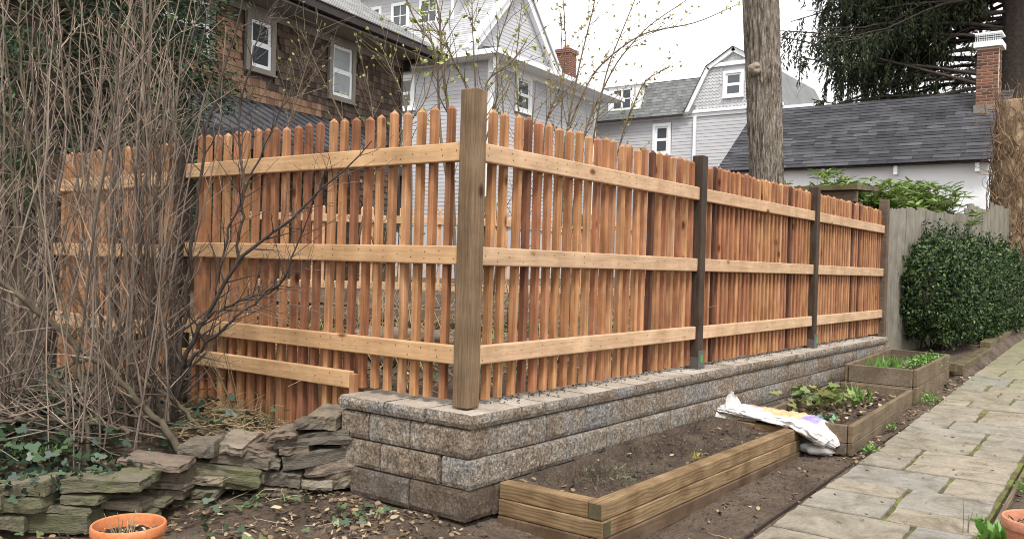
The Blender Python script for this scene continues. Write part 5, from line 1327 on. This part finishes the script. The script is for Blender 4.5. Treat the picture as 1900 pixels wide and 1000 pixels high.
# drooping spruce behind the garage
def spruce():
    global rng
    keep = rng; rng = np.random.default_rng(44)
    b = at(1884, 160, 22.5); base = np.array([b[0], b[1], .3])
    e = empty('spruce_tree', tuple(base), 'large dark weeping spruce with drooping boughs above the garage', 'tree')
    link('trunk', trunk('trunk', [(0, 0, 0), (0, 0, 6), (.05, .05, 12), (.1, .1, 19)], [.45, .36, .26, .04], None, 40, .05, 60), M['darkstem'], parent=e)
    br, P_, D_, N_, L_ = [], [], [], [], []
    for k in range(190):
        z = rng.uniform(4.9, 13.5)
        a = rng.uniform(R(72), R(128)) if k < 125 else rng.uniform(0, 6.28)
        if z < 8.5 and 2.3 < a < 4.2: z += 4
        L = (6.8-.18*(z-4))*rng.uniform(.5, 1.0); d = np.array([math.cos(a), math.sin(a), rng.uniform(-.05, .30)])
        P, D = rwalk(np.array([0, 0, z]), d, 20, L/20, .04, UPV, -.024)
        P[-5:, 2] += np.linspace(0, .25, 5); br.append((P, np.linspace(.06, .012, len(P))))
        sprout(br, P, D, np.linspace(.03, .008, len(P)), 1, .35, 1.5, ang=.7, upw=-.03, rmin=.006)
        start = 4 if z > 8 else int(rng.integers(7, 11))
        for i in range(start, len(P)):
            for _ in range(3):
                if rng.random() < .30: continue
                t = rng.random(); p0 = P[i-1]*(1-t)+P[i]*t; side = np.cross(D[i], UPV)*rng.uniform(-1, 1)
                ln = rng.uniform(.3, 1.05)*(.5+.5*i/20)*(.75 if z < 6.5 else 1); n = max(4, int(ln/.075))
                Q, DQ = rwalk(p0, side*.8+D[i]*.3+np.array([0, 0, -.3]), n, ln/n, .06, UPV, -.35)
                if rng.random() < .5: br.append((Q[::2], np.linspace(.007, .003, len(Q[::2]))))
                for q in range(len(Q)):
                    for _ in range(3): P_.append(Q[q]+rng.normal(0, .022, 3)); D_.append(DQ[q]+rng.normal(0, .38, 3)); L_.append(rng.uniform(.09, .20))
    P_ = np.array(P_); D_ = np.array(D_); n = len(P_)
    link('boughs', tubes('boughs', br, 4), M['darkstem'], parent=e, kind='stuff')
    link('crown', leaves('crown', P_, D_, rdir(n), np.array(L_), .042, 'diamond'), M['spruce'], parent=e)
    rng = keep
spruce()

# evergreen behind the bare shrubs on the left
def evergreen(label, base, h, rad, seed, n):
    global rng
    keep = rng; rng = np.random.default_rng(seed)
    e = empty('evergreen_tree', base, label, 'tree', 'evergreens behind the left fence')
    link('trunk', trunk('trunk', [(0, 0, 0), (0, 0, h*.5), (0, 0, h)], [.14, .09, .02], None, 20, .02, 30), M['darkstem'], parent=e)
    P_, D_, L_, br = [], [], [], []
    nb = 230
    for k in range(nb):
        z = rng.uniform(.15, 1)*h*.96; a = rng.uniform(0, 6.28); R_ = rad*(1-z/h)**.55*rng.uniform(.75, 1.08)+.1
        P, D = rwalk(np.array([0, 0, z]), np.array([math.cos(a), math.sin(a), .35]), 9, R_/9, .10, UPV, -.06)
        br.append((P, np.linspace(.014, .003, len(P))))
        for i in range(2, len(P)):
            m_ = int(2.2*n*(.4+.6*i/9)); 
            P_.append(P[i]+rng.normal(0, .085, (m_, 3))); dd = D[i]+rng.normal(0, .55, (m_, 3))+np.array([0, 0, -.35]); D_.append(dd); L_.append(rng.uniform(.035, .085, m_))
    P_ = np.concatenate(P_); D_ = np.concatenate(D_); L_ = np.concatenate(L_)
    link('boughs', tubes('boughs', br, 4), M['darkstem'], parent=e, kind='stuff')
    link('crown', leaves('crown', P_, D_, rdir(len(P_)), L_, L_*.3, 'diamond'), M['hemlock'], parent=e)
    rng = keep
q = at(70, 500, 7.9); evergreen('dark evergreen behind the bare shrubs at the far left', (q[0], q[1], .3), 6.5, 1.5, 51, 16)
q = at(265, 500, 9.4); evergreen('dark evergreen beside the brown house behind the left fence', (q[0], q[1], .35), 6.8, 1.15, 52, 14)

# clipped hedge
def box_shrub(label, c, rx, ry, h, seed, n):
    global rng
    keep = rng; rng = np.random.default_rng(seed)
    z0 = .25; e = empty('boxwood_shrub', (c[0], c[1], z0), label, 'shrub', 'clipped boxwood shrubs along the grey fence')
    d = rdir(n, -.75, 1); u = rng.uniform(.55, 1.0, n)**.4
    lump = np.array([1+.30*fbm((q[0]*2.6+seed, q[1]*2.6, q[2]*2.6), 4) for q in d])
    P = d*np.array([rx, ry, h/2])*(u*lump)[:, None]+np.array([0, 0, h/2])
    pw = np.sign(d)*np.abs(d)**.75; P = pw*np.array([rx, ry, h/2])*.93*(u*lump)[:, None]+np.array([0, 0, h/2])
    P += rng.normal(0, .02, P.shape)
    sh = []     # loose shoots on top
    for k in range(34):
        a = rng.uniform(0, 6.28); q = np.array([math.cos(a)*rx*.6*rng.random(), math.sin(a)*ry*.6*rng.random(), h*.88]); Q, _ = rwalk(q, np.array([rng.normal(0, .2), rng.normal(0, .2), 1]), 7, rng.uniform(.02, .06), .1, UPV, .02); sh.append(Q)
    for k in range(150):
        q = rdir(1, -.3, 1)[0]; q0 = np.sign(q)*np.abs(q)**.75*np.array([rx, ry, h/2])*.88+np.array([0, 0, h/2]); Q, _ = rwalk(q0, q+np.array([0, 0, .5]), 5, rng.uniform(.015, .035), .15, UPV, .03); sh.append(Q)
    lines = [(Q, np.linspace(.003, .0015, len(Q))) for Q in sh]
    for k in range(26):
        a = rng.uniform(0, 6.28); Q, _ = rwalk(np.array([rng.normal(0, .08), rng.normal(0, .08), 0]), np.array([math.cos(a)*.6, math.sin(a)*.5, 1]), 9, h*.09, .1, UPV, .02); lines.append((Q, np.linspace(.014, .004, len(Q))))
    link('stems', tubes('stems', lines, 4), M['darkstem'], parent=e)
    SP = np.concatenate([np.repeat(Q[2:], 5, 0) for Q in sh]); P = np.concatenate([P, SP+rng.normal(0, .018, SP.shape)]); n = len(P)
    nrm = P-np.array([0, 0, h/2]); nrm /= np.linalg.norm(nrm, axis=1)[:, None]+1e-9
    link('foliage', leaves('foliage', P, rdir(n)+nrm*.6, nrm+rng.normal(0, .55, (n, 3)), rng.uniform(.024, .058, n), rng.uniform(.015, .032, n), 'oval'), M['boxwood'], parent=e)
    rng = keep
box_shrub('nearest clipped boxwood with loose shoots on top, beside the far bed', (9.2, -.36), .95, .50, 1.52, 61, 30000)
box_shrub('second clipped boxwood along the grey fence', (10.75, -.42), .9, .50, 1.50, 62, 22000)
box_shrub('third clipped boxwood along the grey fence', (12.4, -.50), .9, .48, 1.50, 63, 15000)
box_shrub('farthest clipped boxwood at the right edge', (14.2, -.64), 1.0, .48, 1.55, 64, 12000)

# laurels with long pale leaves
def laurel(label, c, r_, h, seed, n):
    global rng
    keep = rng; rng = np.random.default_rng(seed)
    e = empty('laurel_shrub', (c[0], c[1], .5), label, 'shrub', 'laurels in front of the garage')
    P_, D_, lines = [], [], []
    for k in range(n):
        a = rng.uniform(0, 6.28); q = rng.uniform(0, .35)
        Q, DQ = rwalk(np.array([math.cos(a)*q*.4, math.sin(a)*q*.4, 0]), np.array([math.cos(a)*r_*rng.uniform(.1, 1), math.sin(a)*r_*rng.uniform(.1, 1), h*.9]), 12, h*rng.uniform(.85, 1.1)/12, .07, UPV, .03)
        lines.append((Q, np.linspace(.010, .003, len(Q))))
        for i in range(4, len(Q)):
            for _ in range(3 if i < 11 else 9):
                b = rng.uniform(0, 6.28); P_.append(Q[i]+rng.normal(0, .01, 3)); D_.append(np.array([math.cos(b), math.sin(b), rng.uniform(-.25, .55)]))
    link('stems', tubes('stems', lines, 4), M['stem'], parent=e); n = len(P_)
    link('foliage', leaves('foliage', np.array(P_), np.array(D_), np.tile([[0, 0, 1.]], (n, 1))+rng.normal(0, .3, (n, 3)), rng.uniform(.11, .21, n), rng.uniform(.028, .045, n), 'oval'), M['laurel'], parent=e)
    rng = keep
laurel('pale green laurel at the middle of the garage wall', at(1622, 400, 12.8), .60, 1.98, 71, 130)
laurel('pale green laurel at the right, over the grey fence', at(1706, 400, 13.2), .40, 1.98, 72, 120)
laurel('small pale laurel showing above the old shed', at(1530, 400, 12.8), .45, 2.05, 73, 60)

# vine-covered stump of a trunk at the right edge
vb = at(1876, 400, 14.9); vbz = .3
vt = empty('vine_covered_trunk', (vb[0], vb[1], vbz), 'pale broken trunk wrapped in dead brown vines at the right edge', 'tree')
link('trunk', trunk('trunk', [(0, 0, 0), (.02, 0, 2.2), (.05, -.03, 3.5), (.08, -.05, 4.0), (.08, -.05, 4.02)], [.30, .28, .26, .22, .01], None, 40, .05, 60), simple('pale_dead_wood', [(.3, (.20, .135, .08)), (.7, (.38, .28, .18))], 6, 6, .9, .5, .02, stretch=(1, 1, .2)), parent=vt)
keep = rng; rng = np.random.default_rng(81); ls_ = []
for k in range(620):
    a = rng.uniform(0, 6.28); z = rng.uniform(0, 3.6); Q = []
    rr = rng.uniform(.30, .42); da = rng.normal(0, .10); 
    for i in range(12): Q.append((math.cos(a)*rr*(1-.06*z), math.sin(a)*rr*(1-.06*z), z)); a += da+rng.normal(0, .10); z += rng.uniform(.02, .11); rr += rng.normal(0, .014)
    ls_.append((np.array(Q), np.linspace(.009, .004, 12)))
for k in range(120):
    a = rng.uniform(0, 6.28); P, D = rwalk(np.array([math.cos(a)*.36, math.sin(a)*.36, rng.uniform(.5, 4.1)]), np.array([math.cos(a), math.sin(a), rng.uniform(-.5, .8)]), 7, .06, .3, UPV, -.05); ls_.append((P, np.linspace(.007, .003, len(P))))
link('dead_vines', tubes('dead_vines', ls_, 4), M['vine'], parent=vt, kind='stuff'); rng = keep

# ------------------------------------------------------------------ ground cover and small plants
def on_ground(n, x0, x1, y0, y1, cond=None, lift=(.005, .03)):
    X = rng.uniform(x0, x1, n); Y = rng.uniform(y0, y1, n)
    if cond is not None: k = cond(X, Y); X, Y = X[k], Y[k]
    return np.stack([X, Y, gz(X, Y)+rng.uniform(*lift, len(X))], 1)
inbank = lambda X, Y: (Y > np.interp(X, WLX, WLY)+.12) & (X < -.06)
def clump(X, Y, s, th, off=0): return np.array([fbm((a*s+off, b*s, 1.7), 3) for a, b in zip(X, Y)]) > th
P = on_ground(5200, -2.6, -.06, .9, 3.8, lambda X, Y: inbank(X, Y) & clump(X, Y, 2.2, -.12) & ~((X > -.55) & (Y < 2.2) & (Y > 1.0) & (rng.random(len(X)) < .75)), (.02, .16)); n = len(P)
link('ivy_cover', leaves('ivy_cover', P, rdir(n, -.3, .2), rdir(n, .45, 1), rng.uniform(.035, .075, n), rng.uniform(.035, .07, n), 'ivy'), M['ivy'], label='dark green ivy covering the left bank', cat='ivy', kind='stuff')
X = rng.uniform(-2.0, -.75, 420); Y = np.interp(X, WLX, WLY)+rng.normal(.10, .07, 420); P = np.stack([X, Y, .19+rng.normal(.02, .03, 420)], 1); n = 420
link('wall_ivy', leaves('wall_ivy', P, rdir(n, -.6, .1), rdir(n, .1, 1), rng.uniform(.025, .055, n), rng.uniform(.02, .045, n), 'ivy'), M['ivy'], label='ivy hanging over the top of the mossy stone wall', cat='ivy', kind='stuff')
front = lambda X, Y: (Y < np.interp(X, WLX, WLY)+.02) & (Y > -.2+.0*X) & (X < -.2)
P = on_ground(560, -1.6, -.25, .25, 1.4, lambda X, Y: front(X, Y) & clump(X, Y, 2.5, .02, 5), (.01, .05)); n = len(P)
link('trailing_ivy', leaves('trailing_ivy', P, rdir(n, -.2, .2), rdir(n, .3, 1), rng.uniform(.022, .06, n), rng.uniform(.02, .045, n), 'ivy'), M['ivypale'], label='pale trailing ivy leaves at the foot of the stone pile', cat='ivy', kind='stuff')
parts = []
parts.append(on_ground(1500, -2.6, -.06, .9, 3.6, inbank, (.01, .06)))
parts.append(on_ground(1500, -1.7, -.18, .1, 1.4, lambda X, Y: front(X, Y) & clump(X, Y, 2.0, -.10, 3)))
parts.append(on_ground(70, -.9, .09, -1.0, .6, lambda X, Y: (X < -.2) | (Y < -.2)))
parts.append(on_ground(350, 2.6, 7.6, -1.14, -.9, None, (.006, .02)))
parts.append(on_ground(900, .4, 8, -2.9, -2.04, None))
parts.append(on_ground(5000, .15, 9, .15, 7, None))
q_ = np.stack([rng.uniform(.2, 2.6, 150), rng.uniform(-.63, -.2, 150), np.zeros(150)], 1); q_[:, 2] = fz(q_[:, 0], q_[:, 1])+.012; parts.append(q_)
parts.append(on_ground(90, -.6, 2.8, -1.1, -.76, None, (.003, .012)))
q_ = on_ground(260, -.55, -.14, -.3, .8, None, (.003, .015)); parts.append(q_)
P = np.concatenate(parts); n = len(P)
link('leaf_litter', leaves('leaf_litter', P, rdir(n, -.15, .25), rdir(n, .5, 1), rng.uniform(.012, .055, n), rng.uniform(.008, .035, n), 'litter'), M['litter'], label='brown and tan fallen leaves scattered over the soil', cat='fallen leaves', kind='stuff')
# leaves and specks on the paving
n = 70; X = rng.uniform(.8, 7.5, n); Y = rng.uniform(-1.95, -1.12, n); P = np.stack([X, Y, path_z(X)+.006], 1)
link('path_leaves', leaves('path_leaves', P, rdir(n, -.05, .1), rdir(n, .8, 1), rng.uniform(.01, .04, n), rng.uniform(.008, .02, n), 'litter'), M['litter'], label='few small dry leaves lying on the paving', cat='fallen leaves', kind='stuff')
# fallen twigs on the soil
ls_ = []
for k in range(150):
    if k < 90: x, y = rng.uniform(-1.6, -.2), rng.uniform(.1, 1.3)
    else: x, y = rng.uniform(-.6, 2.6), rng.uniform(-1.08, -.76)
    if k >= 90 and rng.random() < .93: continue
    a = rng.uniform(0, 6.28); P, D = rwalk(np.array([x, y, 0.]), np.array([math.cos(a), math.sin(a), 0]), 6, rng.uniform(.012, .045), .28, UPV, 0); P[:, 2] = gz(P[:, 0], P[:, 1])+.006+np.abs(rng.normal(0, .008, len(P))); ls_.append((P, np.linspace(.0022, .001, len(P))))
link('fallen_twigs', tubes('fallen_twigs', ls_, 4), M['twig'], label='short dry twigs lying on the bare soil', cat='twigs', kind='stuff')
# pebbles / soil lumps
n = 4200; X = np.concatenate([rng.uniform(-1.5, .1, n//2), rng.uniform(-.6, 2.8, n//2)]); Y = np.concatenate([rng.uniform(-1.1, 1.0, n//2), rng.uniform(-1.08, -.74, n//2)])
V, F = [], []
for x, y in zip(X, Y):
    s = rng.uniform(.002, .008)*(2.4 if rng.random() < .08 else 1); z = gz(x, y); n0 = len(V); a = rng.uniform(0, 6.28)
    for i in range(4): V.append((x+s*math.cos(a+i*1.57)*rng.uniform(.6, 1.2), y+s*math.sin(a+i*1.57)*rng.uniform(.6, 1.2), z-.002))
    V.append((x, y, z+s*.9)); F += [(n0, n0+1, n0+4), (n0+1, n0+2, n0+4), (n0+2, n0+3, n0+4), (n0+3, n0, n0+4)]
link('soil_lumps', np_mesh('soil_lumps', V, np.array(F)), M['soil'], label='small lumps and pebbles on the bare soil', cat='soil', kind='stuff')
# straw clump at the foot of the left fence
ls_ = []
for k in range(420):
    x, y = rng.normal(-.22, .14), rng.normal(1.55, .28)
    if x > -.05: continue
    a = rng.uniform(0, 6.28); d = np.array([math.cos(a), math.sin(a), rng.uniform(-.1, .6)])
    P, D = rwalk(np.array([x, y, gz(x, y)+rng.uniform(.0, .08)]), d, 6, rng.uniform(.025, .06), .15, UPV, -.08); P[:, 2] = np.maximum(P[:, 2], gz(P[:, 0], P[:, 1])+.004); P[:, 0] = np.minimum(P[:, 0], -.03); ls_.append((P, np.linspace(.0026, .0012, len(P))))
for k in range(7):
    P, D = rwalk(np.array([-.12, 1.65+rng.normal(0, .06), gz(-.12, 1.65)]), np.array([rng.normal(-.1, .1), rng.normal(.25, .2), 1]), 9, rng.uniform(.05, .085), .05, UPV, .0); ls_.append((P, np.linspace(.0035, .0015, len(P))))
link('straw_clump', tubes('straw_clump', ls_, 4), M['straw'], label='tangled dry straw-coloured stems at the foot of the left fence', cat='dry grass', kind='stuff')
# dry lavender and sticks in the front bed
ls_ = []
for k in range(250):
    cx, cy = [(.55, -.47), (.75, -.40), (1.05, -.36), (1.35, -.30), (1.7, -.30), (2.05, -.32), (2.3, -.4), (.45, -.33), (1.6, -.45)][int(rng.integers(9))]
    x, y = cx+rng.normal(0, .10), np.clip(cy+rng.normal(0, .07), -.62, -.2); z = float(fz(x, y))
    P, D = rwalk(np.array([x, y, z]), np.array([rng.normal(0, .8), rng.normal(0, .8), 1]), 5, rng.uniform(.012, .032), .25, UPV, .0); P[:, 1] = np.clip(P[:, 1], -.7, -.16); ls_.append((P, np.linspace(.002, .001, len(P))))
    sprout(ls_, P, D, np.full(len(P), .002), 1, .9, .05, rmin=.0012)
link('dry_lavender', tubes('dry_lavender', ls_, 4), M['dryplant'], label='dry grey-brown stubble of plants in the front timber bed', cat='dry plants', kind='stuff')
n = 420; P = np.stack([rng.normal(.66, .11, n), np.clip(rng.normal(-.45, .07, n), -.63, -.25), np.zeros(n)], 1); P[:, 2] = fz(P[:, 0], P[:, 1])+rng.uniform(.01, .08, n)
link('lavender_tuft', leaves('lavender_tuft', P, rdir(n, .2, 1), rdir(n), rng.uniform(.01, .03, n), .004, 'blade'), leaf_mat('grey_green_leaf', [(0, (.07, .075, .045)), (1, (.16, .175, .10))], .7, .2), label='grey-green lavender tuft near the corner of the front bed', cat='plant', kind='stuff')
P = np.array([[1.42+rng.normal(0, .03), -.56+rng.normal(0, .02), float(fz(1.42, -.56))+rng.uniform(.01, .05)] for _ in range(40)])
leaf_parts('yellow_sprig', 'small yellow-green sprig in the front timber bed', (1.42, -.56, float(fz(1.42, -.56))), P, rdir(40, .1, 1), rdir(40), .022, .009, 'oval', M['fbud'])
# green plants in the beds
def shoots(name, label, c, z, n, h, spread, w_, mat='shoot', group=None, cat='plant'):
    P = np.array([(c[0]+rng.normal(0, spread), c[1]+rng.normal(0, spread), z) for _ in range(n)]); D = np.stack([rng.normal(0, .35, n), rng.normal(0, .35, n), np.ones(n)], 1)
    S = np.stack([np.cos(t_ := rng.uniform(0, 6.28, n)), np.sin(t_), np.full(n, .1)], 1)
    return leaf_parts(name, label, (c[0], c[1], z), P, D, S, rng.uniform(.6, 1.1, n)*h, w_, 'blade', M[mat], group, cat)
shoots('tulip_shoots', 'tulip shoots at the wall side of the farthest raised bed', (5.75, -.50), .33, 26, .16, .10, .028, group='spring shoots in the beds')
shoots('tulip_shoots', 'second tuft of tulip shoots farther back in the farthest raised bed', (6.15, -.42), .33, 18, .17, .08, .028, group='spring shoots in the beds')
P = np.array([(6.45+rng.normal(0, .3), -.72+rng.normal(0, .07), .345+rng.uniform(0, .09)) for _ in range(700)])
link('ground_cover_plant', leaves('ground_cover_plant', P, rdir(700, -.1, 1), rdir(700, .2, 1), rng.uniform(.02, .05, 700), .014, 'oval'), M['shoot'], label='low green herb along the path side of the farthest raised bed', cat='plant', kind='stuff')
shoots('iris_shoots', 'upright iris shoots at the back of the middle raised bed', (4.55, -.62), .165, 22, .19, .05, .022, group='spring shoots in the beds')
shoots('iris_shoots', 'shorter iris shoots in the centre of the middle raised bed', (4.25, -.48), .165, 18, .14, .05, .02, group='spring shoots in the beds')
P, D = [], []
for k in range(110):
    a = rng.uniform(0, 6.28); q = abs(rng.normal(0, .20)); P.append((3.75+q*1.4*math.cos(a), -.52+np.clip(q*.6*math.sin(a), -.2, .2), .19+rng.uniform(.02, .17))); D.append((math.cos(a), math.sin(a), rng.uniform(-.3, .4)))
leaf_parts('broad_leaf_plant', 'sprawling broad-leaved plant in the middle raised bed', (3.75, -.52, .17), P, D, rdir(110, .4, 1), rng.uniform(.05, .10, 110), rng.uniform(.04, .08, 110), 'ivy', M['bedleaf'])
P = np.stack([rng.uniform(3.0, 5.0, 420), rng.uniform(-.85, -.42, 420), .175+rng.uniform(0, .03, 420)], 1)
link('bed_litter', leaves('bed_litter', P, rdir(420, -.1, .4), rdir(420, .3, 1), rng.uniform(.02, .055, 420), .03, 'litter'), M['litter'], label='dry fallen leaves on the soil of the middle raised bed', cat='fallen leaves', kind='stuff')
P = np.array([(3.1+rng.normal(0, .09), -.72+rng.normal(0, .06), .18+rng.uniform(0, .05)) for _ in range(60)])
leaf_parts('sage_plant', 'blue-green low plant at the near corner of the middle raised bed', (3.1, -.72, .165), P, rdir(60, 0, .8), rdir(60, .3, 1), rng.uniform(.03, .06, 60), .028, 'oval', leaf_mat('blue_green_leaf', [(0, (.06, .13, .06)), (1, (.16, .28, .16))], .6, .3, .1))
# weeds along the path edge and at the right border
for k, (x, y, s, lb) in enumerate([(2.98, -1.11, .05, 'green weed at the corner of the middle bed'), (3.9, -1.04, .035, 'small weed between middle bed and path'), (5.35, -1.0, .09, 'patch of green weeds beside the farthest bed'), (2.55, -2.10, .07, 'green weed on the outer path edging'), (1.72, -1.98, .03, 'moss tuft at the outer edge of the path'), (3.3, -2.12, .09, 'green weed farther along the outer path edging')]):
    n = int(1400*s); P = np.array([(x+rng.normal(0, s), y+rng.normal(0, s*.5), path_z(x)+rng.uniform(0, s*.9)) for _ in range(n)])
    link('weed', leaves('weed', P, rdir(n, 0, 1), rdir(n, .2, 1), rng.uniform(.015, .035, n), .014, 'oval'), M['shoot'], label=lb, cat='weed', group='weeds along the path', kind='stuff')
c = at(1850, 1000, 4.15); zg = gz(c[0], c[1]); P, D = [], []
for k in range(46):
    a = rng.uniform(0, 6.28); el = rng.uniform(.2, 1.3); P.append((c[0]+rng.normal(0, .025), c[1]+rng.normal(0, .025), zg+rng.uniform(.0, .03))); D.append((math.cos(a)*math.cos(el), math.sin(a)*math.cos(el), math.sin(el)))
leaf_parts('leafy_plant', 'bright green leafy plant in front of the dusty pot', (c[0], c[1], zg), P, D, rdir(46, .3, 1), rng.uniform(.07, .13, 46), rng.uniform(.035, .05, 46), 'oval', M['shoot'])
ls_ = [(survey([(1784, 1040, 4.3), (1788, 960, 4.3), (1787, 926, 4.3)]), [.0022, .002, .0013]), (survey([(1790, 1040, 4.3), (1796, 980, 4.32), (1797, 955, 4.32)]), [.0022, .002, .0013]), (survey([(1793, 1040, 4.3), (1798, 970, 4.3), (1807, 943, 4.3)]), [.0022, .002, .0013])]
link('dry_stalks', tubes('dry_stalks', ls_, 5), M['stem'], label='three thin dry stalks standing at the bottom edge of the path', cat='stalks')
# little green bulbs at the far left
shoots('bulb_shoots', 'bright green bulb shoots among the ivy at the far left', at(60, 815, 4.35)[:2], float(gz(*at(60, 815, 4.35)[:2]))+.0, 26, .09, .07, .014, group='spring shoots in the beds')

# yard behind the pickets: sleeper terrace, logs
ya, yb = at(470, 560, 9.0), at(1000, 560, 9.4); dd = yb-ya; L = float(np.hypot(dd[0], dd[1])); an = math.atan2(dd[1], dd[0])
te = empty('sleeper_terrace', (ya[0], ya[1], .5), 'dark timber sleeper terrace inside the yard, seen between pickets', 'terrace', rz=an)
for k in range(2):
    for j in range(2): link('sleeper', chbox('sleeper', L/2-.01, .14, .135, .01), M['oldwood'] if k % 2 else M['dark_post'], parent=te, loc=(L*(.25+.5*j), .02*k, .06+.14*k))
soil_patch(te, 0, L, .1, 2.6, lambda a, b: .28+.03*b, M['soil'], step=.12, amp=.1)
for k, (px_, py_, d_) in enumerate([(700, 600, 6.5), (735, 575, 6.7), (760, 605, 6.4), (690, 570, 6.9), (1000, 600, 7)]):
    c = at(px_, py_, d_); P = np.array([(-.35, 0, 0), (-.1, .02, .02), (.15, -.01, .01), (.38, .02, 0)])
    z = gz(c[0], c[1])+.06+.10*(k in (1, 3))
    link('log', trunk('log', [(0, 0, -.38), (.02, .01, 0), (0, 0, .38)], [.06, .07, .06], None, 20, .02, 16), M['stem'], loc=(c[0], c[1], z), rot=(R(90), 0, R(20+35*k)), label=['short grey log lying nearest the left fence inside the yard', 'log lying on top of the small yard pile', 'log at the right end of the small yard pile', 'farther log of the small yard pile', 'single log seen through the right-hand pickets'][k], cat='log', group='logs in the yard')

# dry stems and green tufts in the yard behind the pickets
ls_ = []
for k in range(900):
    x, y = rng.uniform(.4, 6.5), rng.uniform(.5, 6.0)
    P, D = rwalk(np.array([x, y, gz(x, y)]), np.array([rng.normal(0, .7), rng.normal(0, .7), .8]), 7, rng.uniform(.04, .13), .22, UPV, -.02); P[:, 2] = np.maximum(P[:, 2], gz(P[:, 0], P[:, 1])+.005); ls_.append((P, np.linspace(.004, .0015, len(P))))
link('yard_dry_stems', tubes('yard_dry_stems', ls_, 4), M['straw'], label='dry straw-coloured stems standing in the yard behind the pickets', cat='dry grass', kind='stuff')
n = 1500; cx = rng.uniform(.4, 6, 30); cy = rng.uniform(.5, 5, 30); k = rng.integers(0, 30, n)
P = np.stack([cx[k]+rng.normal(0, .16, n), cy[k]+rng.normal(0, .16, n), np.zeros(n)], 1); P[:, 2] = gz(P[:, 0], P[:, 1])+rng.uniform(0, .1, n)
link('yard_greens', leaves('yard_greens', P, rdir(n, 0, 1), rdir(n, .1, 1), rng.uniform(.03, .08, n), .03, 'oval'), M['bedleaf'], label='low green tufts on the yard floor behind the pickets', cat='ground cover', kind='stuff')
